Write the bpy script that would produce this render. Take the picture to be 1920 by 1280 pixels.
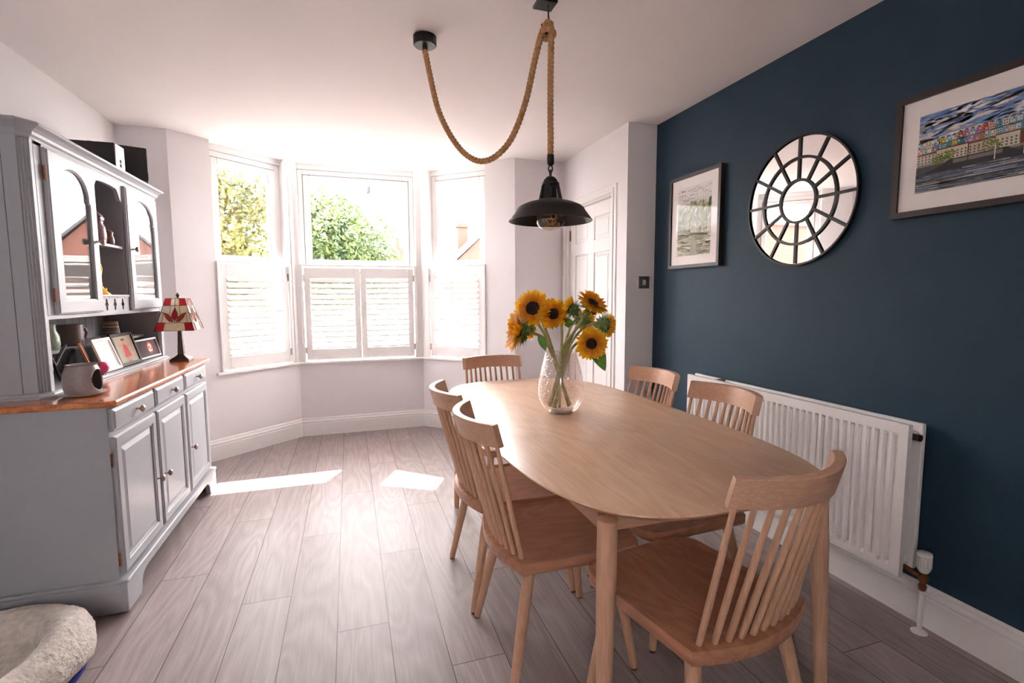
import bpy, bmesh, math, random
from mathutils import Vector, Matrix, noise
random.seed(7)
S = bpy.context.scene
COL = S.collection
for o in list(bpy.data.objects):
    bpy.data.objects.remove(o)

# ------------------------------------------------------------------ camera
cam_d = bpy.data.cameras.new('camera'); cam = bpy.data.objects.new('camera', cam_d); COL.objects.link(cam)
cam_d.sensor_width = 36.0; cam_d.lens = 937.0/1920*36; cam_d.clip_start = .02; cam_d.clip_end = 300
vy = Vector((654-960, 640-553.5, -937.0)).normalized()
vz = -Vector((1000-960, 640-10600, -937.0)).normalized()
vz = (vz - vz.dot(vy)*vy).normalized(); vx = vy.cross(vz)
m3 = Matrix((vx, vy, vz)); m4 = m3.to_4x4(); m4.translation = (0, 0, 1.27)
cam.matrix_world = m4
S.camera = cam

# ------------------------------------------------------------------ light
S.view_settings.view_transform = 'Standard'; S.view_settings.look = 'None'
S.view_settings.exposure = 2.33; S.view_settings.gamma = 1.0
try: S.view_settings.use_curve_mapping = False
except Exception: pass
W = bpy.data.worlds.new('sky'); S.world = W; W.use_nodes = True
nt = W.node_tree; nt.nodes.clear()
bgn = nt.nodes.new('ShaderNodeBackground'); wo = nt.nodes.new('ShaderNodeOutputWorld')
bgn.inputs[0].default_value = (1.0, .965, .955, 1); bgn.inputs[1].default_value = 8.0
nt.links.new(bgn.outputs[0], wo.inputs[0])
sd = bpy.data.lights.new('sun', 'SUN'); sun = bpy.data.objects.new('sun', sd); COL.objects.link(sun)
sd.energy = 14.0; sd.angle = math.radians(.6); sd.color = (1, .94, .86)
sun.rotation_euler = Vector((-.34, -.68, -1)).to_track_quat('-Z', 'Y').to_euler()
sun.location = (4, 10, 9)

# ------------------------------------------------------------------ materials
def mat(name, col, rough=.5, metal=0, spec=.5, coat=0, noise_amt=0, nscale=20, bump=0, bscale=60, emit=None, trans=0, sheen=0, detail=4, stretch=(1,1,1)):
    m = bpy.data.materials.new(name); m.use_nodes = True
    t = m.node_tree; b = t.nodes['Principled BSDF']
    b.inputs['Base Color'].default_value = (*col, 1); b.inputs['Roughness'].default_value = rough
    b.inputs['Metallic'].default_value = metal; b.inputs['Specular IOR Level'].default_value = spec
    b.inputs['Coat Weight'].default_value = coat; b.inputs['Coat Roughness'].default_value = .15
    b.inputs['Transmission Weight'].default_value = trans
    if sheen: b.inputs['Sheen Weight'].default_value = sheen
    if noise_amt or bump:
        tc = t.nodes.new('ShaderNodeTexCoord'); mp = t.nodes.new('ShaderNodeMapping')
        mp.inputs['Scale'].default_value = stretch
        t.links.new(tc.outputs['Object'], mp.inputs[0])
    if noise_amt:
        n = t.nodes.new('ShaderNodeTexNoise'); n.inputs['Scale'].default_value = nscale; n.inputs['Detail'].default_value = detail
        t.links.new(mp.outputs[0], n.inputs['Vector'])
        r = t.nodes.new('ShaderNodeValToRGB')
        r.color_ramp.elements[0].position = .3; r.color_ramp.elements[1].position = .7
        r.color_ramp.elements[0].color = (*[c*(1-noise_amt) for c in col], 1)
        r.color_ramp.elements[1].color = (*[min(1, c*(1+noise_amt*.6)) for c in col], 1)
        t.links.new(n.outputs[0], r.inputs[0]); t.links.new(r.outputs[0], b.inputs['Base Color'])
    if bump:
        n2 = t.nodes.new('ShaderNodeTexNoise'); n2.inputs['Scale'].default_value = bscale; n2.inputs['Detail'].default_value = 3
        t.links.new(mp.outputs[0], n2.inputs['Vector'])
        bp = t.nodes.new('ShaderNodeBump'); bp.inputs['Strength'].default_value = bump; bp.inputs['Distance'].default_value = .01
        t.links.new(n2.outputs[0], bp.inputs['Height']); t.links.new(bp.outputs[0], b.inputs['Normal'])
    return m

def wood(name, ca, cb, axis='y', scale=1.0, rough=.38, spec=.4, coat=0, rings=True, ringw=.32):
    m = bpy.data.materials.new(name); m.use_nodes = True
    t = m.node_tree; b = t.nodes['Principled BSDF']; L = t.links.new
    tc = t.nodes.new('ShaderNodeTexCoord'); mp = t.nodes.new('ShaderNodeMapping')
    st = {'x': (.07, 1, 1), 'y': (1, .07, 1), 'z': (1, 1, .07)}[axis]
    mp.inputs['Scale'].default_value = st; L(tc.outputs['Object'], mp.inputs[0])
    n = t.nodes.new('ShaderNodeTexNoise'); n.inputs['Scale'].default_value = 170*scale; n.inputs['Detail'].default_value = 5
    L(mp.outputs[0], n.inputs['Vector'])
    n2 = t.nodes.new('ShaderNodeTexNoise'); n2.inputs['Scale'].default_value = 7*scale; n2.inputs['Detail'].default_value = 2; n2.inputs['Distortion'].default_value = .4
    mp2 = t.nodes.new('ShaderNodeMapping'); mp2.inputs['Scale'].default_value = {'x': (.3, 1, 1), 'y': (1, .3, 1), 'z': (1, 1, .3)}[axis]
    L(tc.outputs['Object'], mp2.inputs[0]); L(mp2.outputs[0], n2.inputs['Vector'])
    mul = t.nodes.new('ShaderNodeMath'); mul.operation = 'MULTIPLY'; mul.inputs[1].default_value = 16; L(n2.outputs[0], mul.inputs[0])
    fr = t.nodes.new('ShaderNodeMath'); fr.operation = 'PINGPONG'; fr.inputs[1].default_value = 1.0; L(mul.outputs[0], fr.inputs[0])
    mx = t.nodes.new('ShaderNodeMath'); mx.operation = 'MULTIPLY_ADD'; mx.inputs[1].default_value = ringw if rings else .05; L(fr.outputs[0], mx.inputs[0])
    sc = t.nodes.new('ShaderNodeMath'); sc.operation = 'MULTIPLY'; sc.inputs[1].default_value = .75; L(n.outputs[0], sc.inputs[0]); L(sc.outputs[0], mx.inputs[2])
    r = t.nodes.new('ShaderNodeValToRGB'); r.color_ramp.elements[0].position = .3; r.color_ramp.elements[1].position = .75
    r.color_ramp.elements[0].color = (*ca, 1); r.color_ramp.elements[1].color = (*cb, 1)
    L(mx.outputs[0], r.inputs[0]); L(r.outputs[0], b.inputs['Base Color'])
    b.inputs['Roughness'].default_value = rough; b.inputs['Specular IOR Level'].default_value = spec
    b.inputs['Coat Weight'].default_value = coat; b.inputs['Coat Roughness'].default_value = .1
    bp = t.nodes.new('ShaderNodeBump'); bp.inputs['Strength'].default_value = .08; bp.inputs['Distance'].default_value = .002
    L(n.outputs[0], bp.inputs['Height']); L(bp.outputs[0], b.inputs['Normal'])
    return m

def thin_glass(name, tint=(1, 1, 1), ior=1.5, rough=0.0, bump=0, crackle=False, minr=0.0, k=1.0):
    m = bpy.data.materials.new(name); m.use_nodes = True
    t = m.node_tree; t.nodes.clear(); L = t.links.new
    out = t.nodes.new('ShaderNodeOutputMaterial'); mix = t.nodes.new('ShaderNodeMixShader')
    tr = t.nodes.new('ShaderNodeBsdfTransparent'); tr.inputs[0].default_value = (*tint, 1)
    gl = t.nodes.new('ShaderNodeBsdfGlossy'); gl.inputs['Roughness'].default_value = rough; gl.inputs[0].default_value = (1, 1, 1, 1)
    # Schlick reflectance from |incoming . normal| so both faces of a pane behave alike
    ge = t.nodes.new('ShaderNodeNewGeometry'); dt = t.nodes.new('ShaderNodeVectorMath'); dt.operation = 'DOT_PRODUCT'
    L(ge.outputs['Incoming'], dt.inputs[0]); L(ge.outputs['Normal'], dt.inputs[1])
    def mth(op, a, b=None, c=None):
        n = t.nodes.new('ShaderNodeMath'); n.operation = op
        for i, v in enumerate((a, b, c)):
            if v is None: continue
            if isinstance(v, (int, float)): n.inputs[i].default_value = v
            else: L(v, n.inputs[i])
        return n.outputs[0]
    f0 = ((ior-1)/(ior+1))**2
    fac = mth('MULTIPLY_ADD', mth('POWER', mth('SUBTRACT', 1.0, mth('ABSOLUTE', dt.outputs['Value'])), 5.0), (1-f0)*k, f0*k)
    if minr:
        ad = t.nodes.new('ShaderNodeMath'); ad.operation = 'ADD'; ad.inputs[1].default_value = minr; ad.use_clamp = True
        L(fac, ad.inputs[0]); fac = ad.outputs[0]
    if crackle:
        tc = t.nodes.new('ShaderNodeTexCoord')
        v = t.nodes.new('ShaderNodeTexVoronoi'); v.feature = 'DISTANCE_TO_EDGE'; v.inputs['Scale'].default_value = 70
        L(tc.outputs['Object'], v.inputs['Vector'])
        rp = t.nodes.new('ShaderNodeMapRange'); rp.inputs[1].default_value = 0; rp.inputs[2].default_value = .06; rp.inputs[3].default_value = 1; rp.inputs[4].default_value = 0
        L(v.outputs['Distance'], rp.inputs[0])
        bp = t.nodes.new('ShaderNodeBump'); bp.inputs['Strength'].default_value = .5; bp.inputs['Distance'].default_value = .002
        L(rp.outputs[0], bp.inputs['Height']); L(bp.outputs[0], gl.inputs['Normal'])
        ml = t.nodes.new('ShaderNodeMath'); ml.operation = 'MULTIPLY_ADD'; ml.inputs[1].default_value = .35; ml.use_clamp = True
        L(rp.outputs[0], ml.inputs[0]); L(fac, ml.inputs[2]); fac = ml.outputs[0]
    L(fac, mix.inputs[0]); L(tr.outputs[0], mix.inputs[1]); L(gl.outputs[0], mix.inputs[2]); L(mix.outputs[0], out.inputs[0])
    return m

def attr_mat(name, rough=.5, transl=0, spec=.4):
    m = bpy.data.materials.new(name); m.use_nodes = True
    t = m.node_tree; b = t.nodes['Principled BSDF']; a = t.nodes.new('ShaderNodeAttribute'); a.attribute_name = 'Col'
    n = t.nodes.new('ShaderNodeTexNoise'); n.inputs['Scale'].default_value = 120; n.inputs['Detail'].default_value = 4
    tc = t.nodes.new('ShaderNodeTexCoord'); t.links.new(tc.outputs['Object'], n.inputs['Vector'])
    mr = t.nodes.new('ShaderNodeMapRange'); mr.inputs[1].default_value = .3; mr.inputs[2].default_value = .7; mr.inputs[3].default_value = .86; mr.inputs[4].default_value = 1.1
    t.links.new(n.outputs[0], mr.inputs[0])
    mx = t.nodes.new('ShaderNodeMix'); mx.data_type = 'RGBA'; mx.blend_type = 'MULTIPLY'; mx.inputs[0].default_value = 1
    t.links.new(a.outputs['Color'], mx.inputs[6]); t.links.new(mr.outputs[0], mx.inputs[7])
    t.links.new(mx.outputs[2], b.inputs['Base Color']); b.inputs['Roughness'].default_value = rough
    b.inputs['Specular IOR Level'].default_value = spec
    if transl:
        tb = t.nodes.new('ShaderNodeBsdfTranslucent'); ms = t.nodes.new('ShaderNodeMixShader'); ms.inputs[0].default_value = transl
        t.links.new(mx.outputs[2], tb.inputs[0])
        t.links.new(b.outputs[0], ms.inputs[1]); t.links.new(tb.outputs[0], ms.inputs[2]); t.links.new(ms.outputs[0], t.nodes['Material Output'].inputs[0])
    return m

M = {}
M['wall'] = mat('painted_plaster_grey', (.76, .725, .735), .85, spec=.2, noise_amt=.02, nscale=3, bump=.04, bscale=250)
M['ceil'] = mat('ceiling_paint', (.88, .825, .82), .9, spec=.15, noise_amt=.015, nscale=2, bump=.03, bscale=200)
M['blue'] = mat('navy_paint', (.0155, .040, .062), .62, spec=.3, noise_amt=.06, nscale=6, bump=.05, bscale=260)
M['white'] = mat('white_gloss_paint', (.78, .75, .74), .35, spec=.45, noise_amt=.01, nscale=5)
M['upvc'] = mat('white_window_frame', (.82, .80, .795), .3, spec=.5, noise_amt=.01, nscale=5)
M['shutter'] = mat('white_shutter_paint', (.80, .77, .765), .4, spec=.4, noise_amt=.01, nscale=5)
M['gasket'] = mat('dark_window_gasket', (.06, .05, .05), .7, noise_amt=.1)
M['rad'] = mat('radiator_enamel', (.80, .75, .735), .3, spec=.5, noise_amt=.01, nscale=5)
M['chair'] = wood('light_oak_vertical', (.52, .29, .185), (.68, .42, .285), 'z', 1.0, .42, rings=False)
M['chair_h'] = wood('light_oak_across', (.52, .29, .185), (.68, .42, .285), 'x', 1.0, .42, rings=False)
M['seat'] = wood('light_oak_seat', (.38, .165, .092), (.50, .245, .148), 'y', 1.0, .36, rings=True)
M['table'] = wood('light_oak_table', (.66, .405, .255), (.80, .54, .36), 'y', .55, .34, spec=.4, coat=.05, ringw=.22)
M['grey'] = mat('grey_blue_cabinet_paint', (.37, .375, .40), .4, spec=.4, noise_amt=.015, nscale=5)
M['greyd'] = mat('grey_cabinet_inside', (.34, .34, .36), .5, spec=.3, noise_amt=.02, nscale=5)
M['worktop'] = wood('varnished_pine_top', (.33, .085, .02), (.62, .20, .05), 'y', .6, .22, spec=.6, coat=.5)
M['brass'] = mat('aged_brass', (.30, .12, .06), .35, metal=.9, noise_amt=.2)
M['gold'] = mat('polished_brass', (.80, .46, .12), .22, metal=1, noise_amt=.08)
M['knob'] = mat('antique_nickel', (.36, .27, .24), .28, metal=.9, noise_amt=.1)
M['nickel'] = mat('brushed_nickel', (.48, .42, .39), .35, metal=1, noise_amt=.06, nscale=80)
M['black'] = mat('black_metal', (.010, .008, .008), .42, metal=0, spec=.35, noise_amt=.1)
M['blackm'] = mat('matt_black_cabinet', (.010, .007, .008), .6, noise_amt=.15, nscale=60)
M['frame'] = mat('dark_stained_frame', (.028, .017, .015), .45, noise_amt=.2, nscale=40)
M['mount'] = mat('picture_mount_card', (.80, .74, .72), .8, noise_amt=.01)
M['mirror'] = mat('mirror_glass', (.86, .84, .83), .0, metal=1)
M['glass'] = thin_glass('clear_window_glass')
M['picglass'] = thin_glass('picture_glass', ior=1.3, k=.22)
M['cabglass'] = thin_glass('cabinet_glass', tint=(.92, .94, .93), ior=1.62, minr=.05)
M['vase'] = thin_glass('crackle_glass', tint=(.96, .93, .92), ior=1.45, rough=.03, crackle=True)
M['bulb'] = thin_glass('smoked_bulb_glass', tint=(.86, .74, .62), ior=1.6, minr=.06)
M['ceramic'] = mat('grey_stoneware', (.30, .25, .24), .35, noise_amt=.12, nscale=120)
M['ceramicw'] = mat('cream_ceramic', (.62, .56, .55), .3, noise_amt=.03)
M['ceramicd'] = mat('brown_grey_ceramic', (.17, .13, .125), .3, noise_amt=.1)
M['bronze'] = mat('dark_bronze', (.055, .032, .025), .4, metal=.6, noise_amt=.3, nscale=60, bump=.2, bscale=120)
M['plast'] = mat('white_plastic', (.72, .67, .65), .4, noise_amt=.01)
M['paint'] = attr_mat('printed_colour', .75, 0, .2)
M['glaze'] = attr_mat('stained_glass', .25, .35, .5)
M['ceram_c'] = attr_mat('coloured_ceramic', .3, 0, .5)
M['pink'] = mat('pink_glass_ball', (.65, .05, .2), .15, noise_amt=.3, nscale=40)
M['petal'] = None
M['brick'] = None

def petal_mat():
    m = bpy.data.materials.new('sunflower_petal'); m.use_nodes = True
    t = m.node_tree; b = t.nodes['Principled BSDF']; a = t.nodes.new('ShaderNodeAttribute'); a.attribute_name = 'Col'
    t.links.new(a.outputs['Color'], b.inputs['Base Color']); b.inputs['Roughness'].default_value = .55
    n = t.nodes.new('ShaderNodeTexNoise'); n.inputs['Scale'].default_value = 90
    bp = t.nodes.new('ShaderNodeBump'); bp.inputs['Strength'].default_value = .3; bp.inputs['Distance'].default_value = .003
    t.links.new(n.outputs[0], bp.inputs['Height']); t.links.new(bp.outputs[0], b.inputs['Normal'])
    tb = t.nodes.new('ShaderNodeBsdfTranslucent'); ms = t.nodes.new('ShaderNodeMixShader'); ms.inputs[0].default_value = .35
    t.links.new(a.outputs['Color'], tb.inputs[0])
    t.links.new(b.outputs[0], ms.inputs[1]); t.links.new(tb.outputs[0], ms.inputs[2]); t.links.new(ms.outputs[0], t.nodes['Material Output'].inputs[0])
    return m
M['petal'] = petal_mat()
M['disc'] = mat('sunflower_disc', (.035, .012, .008), .85, noise_amt=.6, nscale=250, bump=.8, bscale=300)
M['sepal'] = mat('sunflower_green', (.17, .26, .07), .6, noise_amt=.4, nscale=60)
M['stem'] = mat('sunflower_stem', (.36, .34, .13), .55, noise_amt=.3, nscale=30)
M['leaf'] = mat('sunflower_leaf', (.13, .30, .04), .5, noise_amt=.3, nscale=40)
M['hairy'] = mat('cream_fleece', (.72, .64, .57), .95, spec=.1, noise_amt=.2, nscale=45, bump=1.0, bscale=90, sheen=.6)
M['bluef'] = mat('blue_fabric_base', (.02, .04, .3), .8, noise_amt=.1)
M['rubber'] = mat('dark_caster', (.05, .02, .015), .4, noise_amt=.2)

def rope_mat():
    m = bpy.data.materials.new('jute_rope'); m.use_nodes = True
    t = m.node_tree; b = t.nodes['Principled BSDF']
    n = t.nodes.new('ShaderNodeTexNoise'); n.inputs['Scale'].default_value = 160; n.inputs['Detail'].default_value = 5
    r = t.nodes.new('ShaderNodeValToRGB'); r.color_ramp.elements[0].color = (.26, .12, .045, 1); r.color_ramp.elements[1].color = (.62, .34, .16, 1)
    r.color_ramp.elements[0].position = .3; r.color_ramp.elements[1].position = .65
    tc = t.nodes.new('ShaderNodeTexCoord'); t.links.new(tc.outputs['Object'], n.inputs['Vector'])
    t.links.new(n.outputs[0], r.inputs[0]); t.links.new(r.outputs[0], b.inputs['Base Color']); b.inputs['Roughness'].default_value = .85
    bp = t.nodes.new('ShaderNodeBump'); bp.inputs['Strength'].default_value = .5; bp.inputs['Distance'].default_value = .002
    t.links.new(n.outputs[0], bp.inputs['Height']); t.links.new(bp.outputs[0], b.inputs['Normal'])
    return m
M['rope'] = rope_mat()

def brick_mat(c1, c2, mort):
    m = bpy.data.materials.new('brickwork'); m.use_nodes = True
    t = m.node_tree; b = t.nodes['Principled BSDF']; L = t.links.new
    tc = t.nodes.new('ShaderNodeTexCoord'); sp = t.nodes.new('ShaderNodeSeparateXYZ'); L(tc.outputs['Object'], sp.inputs[0])
    ad = t.nodes.new('ShaderNodeMath'); ad.operation = 'ADD'; L(sp.outputs[0], ad.inputs[0]); L(sp.outputs[1], ad.inputs[1])
    cb = t.nodes.new('ShaderNodeCombineXYZ'); L(ad.outputs[0], cb.inputs[0]); L(sp.outputs[2], cb.inputs[1])
    br = t.nodes.new('ShaderNodeTexBrick'); br.inputs['Color1'].default_value = (*c1, 1); br.inputs['Color2'].default_value = (*c2, 1); br.inputs['Mortar'].default_value = (*mort, 1)
    br.inputs['Scale'].default_value = 4.4; br.inputs['Mortar Size'].default_value = .012
    L(cb.outputs[0], br.inputs['Vector']); L(br.outputs[0], b.inputs['Base Color']); b.inputs['Roughness'].default_value = .9
    return m
M['brick'] = brick_mat((.062, .014, .008), (.08, .022, .012), (.07, .05, .04))
M['slate'] = mat('grey_roof_slate', (.022, .019, .0195), .7, noise_amt=.25, nscale=3)
M['redtile'] = mat('red_roof_tile', (.22, .07, .04), .8, noise_amt=.25, nscale=3)
M['render'] = mat('cream_render', (.45, .42, .38), .9, noise_amt=.05)
M['bark'] = mat('tree_bark', (.16, .09, .05), .9, noise_amt=.4, nscale=12)
M['ground'] = mat('tarmac_and_paving', (.12, .115, .11), .9, noise_amt=.2, nscale=2)

def foliage(name, c1, c2):
    m = bpy.data.materials.new(name); m.use_nodes = True
    t = m.node_tree; b = t.nodes['Principled BSDF']
    n = t.nodes.new('ShaderNodeTexNoise'); n.inputs['Scale'].default_value = 2.5; n.inputs['Detail'].default_value = 6
    tc = t.nodes.new('ShaderNodeTexCoord'); t.links.new(tc.outputs['Object'], n.inputs['Vector'])
    r = t.nodes.new('ShaderNodeValToRGB'); r.color_ramp.elements[0].color = (*c1, 1); r.color_ramp.elements[1].color = (*c2, 1)
    r.color_ramp.elements[0].position = .35; r.color_ramp.elements[1].position = .65
    t.links.new(n.outputs[0], r.inputs[0]); t.links.new(r.outputs[0], b.inputs['Base Color']); b.inputs['Roughness'].default_value = .6
    tb = t.nodes.new('ShaderNodeBsdfTranslucent'); ms = t.nodes.new('ShaderNodeMixShader'); ms.inputs[0].default_value = .3
    t.links.new(r.outputs[0], tb.inputs[0])
    t.links.new(b.outputs[0], ms.inputs[1]); t.links.new(tb.outputs[0], ms.inputs[2]); t.links.new(ms.outputs[0], t.nodes['Material Output'].inputs[0])
    return m
M['fol1'] = foliage('green_tree_leaves', (.018, .038, .012), (.060, .088, .012))
M['fol2'] = foliage('yellow_green_leaves', (.035, .042, .008), (.10, .088, .016))

def floor_mat():
    m = bpy.data.materials.new('grey_oak_laminate'); m.use_nodes = True
    t = m.node_tree; b = t.nodes['Principled BSDF']; L = t.links.new; N = t.nodes.new
    def math_(op, a, bb=None, c=None):
        n = N('ShaderNodeMath'); n.operation = op
        for i, v in enumerate((a, bb, c)):
            if v is None: continue
            if isinstance(v, (int, float)): n.inputs[i].default_value = v
            else: L(v, n.inputs[i])
        return n.outputs[0]
    tc = N('ShaderNodeTexCoord'); sp = N('ShaderNodeSeparateXYZ'); L(tc.outputs['Object'], sp.inputs[0])
    x, y = sp.outputs[0], sp.outputs[1]
    u = math_('DIVIDE', math_('ADD', x, .083), .19)
    k = math_('FLOOR', u); fu = math_('SUBTRACT', u, k)
    yy = math_('DIVIDE', math_('SUBTRACT', math_('SUBTRACT', y, 1.90), math_('MULTIPLY', k, .54)), 1.385)
    j = math_('FLOOR', yy); fv = math_('SUBTRACT', yy, j)
    du = math_('MULTIPLY', math_('MINIMUM', fu, math_('SUBTRACT', 1.0, fu)), .19)
    dv = math_('MULTIPLY', math_('MINIMUM', fv, math_('SUBTRACT', 1.0, fv)), 1.385)
    d = math_('MINIMUM', du, dv)
    seam = N('ShaderNodeMapRange'); L(d, seam.inputs[0]); seam.inputs[1].default_value = .0005; seam.inputs[2].default_value = .0022; seam.inputs[3].default_value = 0; seam.inputs[4].default_value = 1
    pid = N('ShaderNodeCombineXYZ'); L(k, pid.inputs[0]); L(j, pid.inputs[1])
    wn = N('ShaderNodeTexWhiteNoise'); wn.noise_dimensions = '3D'; L(pid.outputs[0], wn.inputs['Vector'])
    # plank-local grain coordinates
    off = N('ShaderNodeVectorMath'); off.operation = 'MULTIPLY_ADD'; L(wn.outputs['Color'], off.inputs[0]); off.inputs[1].default_value = (13, 17, 5); L(tc.outputs['Object'], off.inputs[2])
    mp = N('ShaderNodeMapping'); mp.inputs['Scale'].default_value = (1, .16, 1); L(off.outputs[0], mp.inputs[0])
    n1 = N('ShaderNodeTexNoise'); n1.inputs['Scale'].default_value = 5.5; n1.inputs['Detail'].default_value = 1.5; n1.inputs['Distortion'].default_value = .3; L(mp.outputs[0], n1.inputs['Vector'])
    rings = math_('PINGPONG', math_('MULTIPLY', n1.outputs[0], 26), 1.0)
    mp2 = N('ShaderNodeMapping'); mp2.inputs['Scale'].default_value = (1, .035, 1); L(off.outputs[0], mp2.inputs[0])
    n2 = N('ShaderNodeTexNoise'); n2.inputs['Scale'].default_value = 190; n2.inputs['Detail'].default_value = 4; L(mp2.outputs[0], n2.inputs['Vector'])
    n3 = N('ShaderNodeTexNoise'); n3.inputs['Scale'].default_value = 3; n3.inputs['Detail'].default_value = 3; L(mp.outputs[0], n3.inputs['Vector'])
    g = math_('ADD', math_('ADD', math_('MULTIPLY', rings, .16), math_('MULTIPLY', n2.outputs[0], .50)), math_('MULTIPLY', n3.outputs[0], .34))
    r = N('ShaderNodeValToRGB'); e = r.color_ramp.elements
    e[0].position = .33; e[0].color = (.255, .205, .20, 1); e[1].position = .72; e[1].color = (.40, .335, .33, 1)
    L(g, r.inputs[0])
    tone = N('ShaderNodeMapRange'); L(wn.outputs['Value'], tone.inputs[0]); tone.inputs[3].default_value = .90; tone.inputs[4].default_value = 1.08
    mx = N('ShaderNodeMix'); mx.data_type = 'RGBA'; mx.blend_type = 'MULTIPLY'; mx.inputs[0].default_value = 1; L(r.outputs[0], mx.inputs[6]); L(tone.outputs[0], mx.inputs[7])
    mx2 = N('ShaderNodeMix'); mx2.data_type = 'RGBA'; L(seam.outputs[0], mx2.inputs[0]); mx2.inputs[6].default_value = (.05, .035, .03, 1); L(mx.outputs[2], mx2.inputs[7])
    L(mx2.outputs[2], b.inputs['Base Color'])
    b.inputs['Specular IOR Level'].default_value = .20
    rr = N('ShaderNodeMapRange'); L(n2.outputs[0], rr.inputs[0]); rr.inputs[3].default_value = .34; rr.inputs[4].default_value = .46; L(rr.outputs[0], b.inputs['Roughness'])
    bp = N('ShaderNodeBump'); bp.inputs['Strength'].default_value = .12; bp.inputs['Distance'].default_value = .0015
    L(math_('ADD', math_('MULTIPLY', n2.outputs[0], .6), seam.outputs[0]), bp.inputs['Height']); L(bp.outputs[0], b.inputs['Normal'])
    return m
M['floor'] = floor_mat()

# ------------------------------------------------------------------ mesh helpers
class MB:
    """collects shapes for ONE mesh object"""
    def __init__(s): s.bm = bmesh.new(); s.cols = {}
    def _v(s, pts): return [s.bm.verts.new(p) for p in pts]
    def face(s, vs, col=None):
        try: f = s.bm.faces.new(vs)
        except ValueError: return None
        if col is not None: s.cols[f] = col
        return f
    def box(s, x0, x1, y0, y1, z0, z1, T=None, col=None):
        p = [Vector((x, y, z)) for z in (z0, z1) for x, y in ((x0, y0), (x1, y0), (x1, y1), (x0, y1))]
        if T is not None: p = [T(q) for q in p]
        v = s._v(p)
        for q in ((3, 2, 1, 0), (4, 5, 6, 7), (0, 1, 5, 4), (1, 2, 6, 5), (2, 3, 7, 6), (3, 0, 4, 7)): s.face([v[i] for i in q], col)
        return s
    def prism(s, pts, h0, h1, axis='z', T=None, col=None):
        """2D polygon extruded along axis: z:(x,y) x:(y,z) y:(x,z)"""
        def mk(p, h):
            v = {'z': (p[0], p[1], h), 'x': (h, p[0], p[1]), 'y': (p[0], h, p[1])}[axis]
            v = Vector(v); return T(v) if T else v
        a = s._v([mk(p, h0) for p in pts]); b = s._v([mk(p, h1) for p in pts]); n = len(pts)
        s.face(a[::-1], col); s.face(b, col)
        for i in range(n): s.face([a[i], a[(i+1) % n], b[(i+1) % n], b[i]], col)
        return s
    def ring_loft(s, rings, caps=True, closed=True, col=None):
        R = [s._v(r) for r in rings]; n = len(R[0])
        for a, b in zip(R[:-1], R[1:]):
            for i in range(n if closed else n-1): s.face([a[i], a[(i+1) % n], b[(i+1) % n], b[i]], col)
        if caps and closed: s.face(R[0][::-1], col); s.face(R[-1], col)
        return R
    def lathe(s, prof, n=32, c=(0, 0, 0), T=None, caps=True, col=None):
        rings = []
        for r, z in prof:
            ring = [Vector((c[0]+r*math.cos(2*math.pi*i/n), c[1]+r*math.sin(2*math.pi*i/n), c[2]+z)) for i in range(n)]
            rings.append([T(q) for q in ring] if T else ring)
        s.ring_loft(rings, caps, True, col); return s
    def tube(s, pts, rad, n=10, caps=True, col=None, twist=None):
        pts = [Vector(p) for p in pts]; m = len(pts)
        rad = rad if isinstance(rad, (list, tuple)) else [rad]*m
        rings = []; up = None
        for i, p in enumerate(pts):
            d = (pts[min(i+1, m-1)]-pts[max(i-1, 0)]).normalized()
            if up is None:
                up = Vector((0, 0, 1)) if abs(d.z) < .9 else Vector((1, 0, 0))
            a = (up - up.dot(d)*d).normalized(); b = d.cross(a); up = a
            ring = []
            for k in range(n):
                th = 2*math.pi*k/n
                rr = rad[i]
                if twist: rr *= twist(i, th)
                ring.append(p + rr*(math.cos(th)*a+math.sin(th)*b))
            rings.append(ring)
        s.ring_loft(rings, caps, True, col); return s
    def build(s, name, m, parent=None, smooth=False, bevel=0, auto=None, seg=2):
        me = bpy.data.meshes.new(name)
        if s.cols:
            lay = s.bm.loops.layers.float_color.new('Col')
            for f in s.bm.faces:
                c = s.cols.get(f, (.5, .5, .5))
                for l in f.loops: l[lay] = (*c, 1)
        bmesh.ops.recalc_face_normals(s.bm, faces=s.bm.faces[:]) if not s.cols else None
        s.bm.to_mesh(me); s.bm.free()
        me.materials.append(m)
        o = bpy.data.objects.new(name, me); COL.objects.link(o)
        if parent is not None: o.parent = parent
        if smooth:
            for p in me.polygons: p.use_smooth = True
            if auto is None: auto = 40
            try: me.set_sharp_from_angle(angle=math.radians(auto))
            except Exception: pass
        if bevel:
            bv = o.modifiers.new('bevel', 'BEVEL'); bv.width = bevel; bv.segments = seg; bv.limit_method = 'ANGLE'; bv.angle_limit = math.radians(35)
            bv.harden_normals = False
            for p in me.polygons: p.use_smooth = True
            try: me.set_sharp_from_angle(angle=math.radians(35))
            except Exception: pass
        return o

def thing(name, label, cat, loc=(0, 0, 0), rz=0, group=None):
    o = bpy.data.objects.new(name, None); COL.objects.link(o); o.empty_display_size = .1
    o.location = loc; o.rotation_euler = (0, 0, rz); o['label'] = label; o['category'] = cat
    if group: o['group'] = group
    return o
def tag(o, label, cat, group=None):
    o['label'] = label; o['category'] = cat
    if group: o['group'] = group
    return o
def st(o): o['kind'] = 'structure'; return o
def children(o): return [c for c in bpy.data.objects if c.parent == o]
def dup(root, loc, rz, label, group=None):
    def cp(o, par):
        c = o.copy(); COL.objects.link(c); c.parent = par
        for ch in children(o): cp(ch, c)
        return c
    r = cp(root, None); r.location = loc; r.rotation_euler = (0, 0, rz); r['label'] = label
    if group: r['group'] = group
    return r

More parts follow.
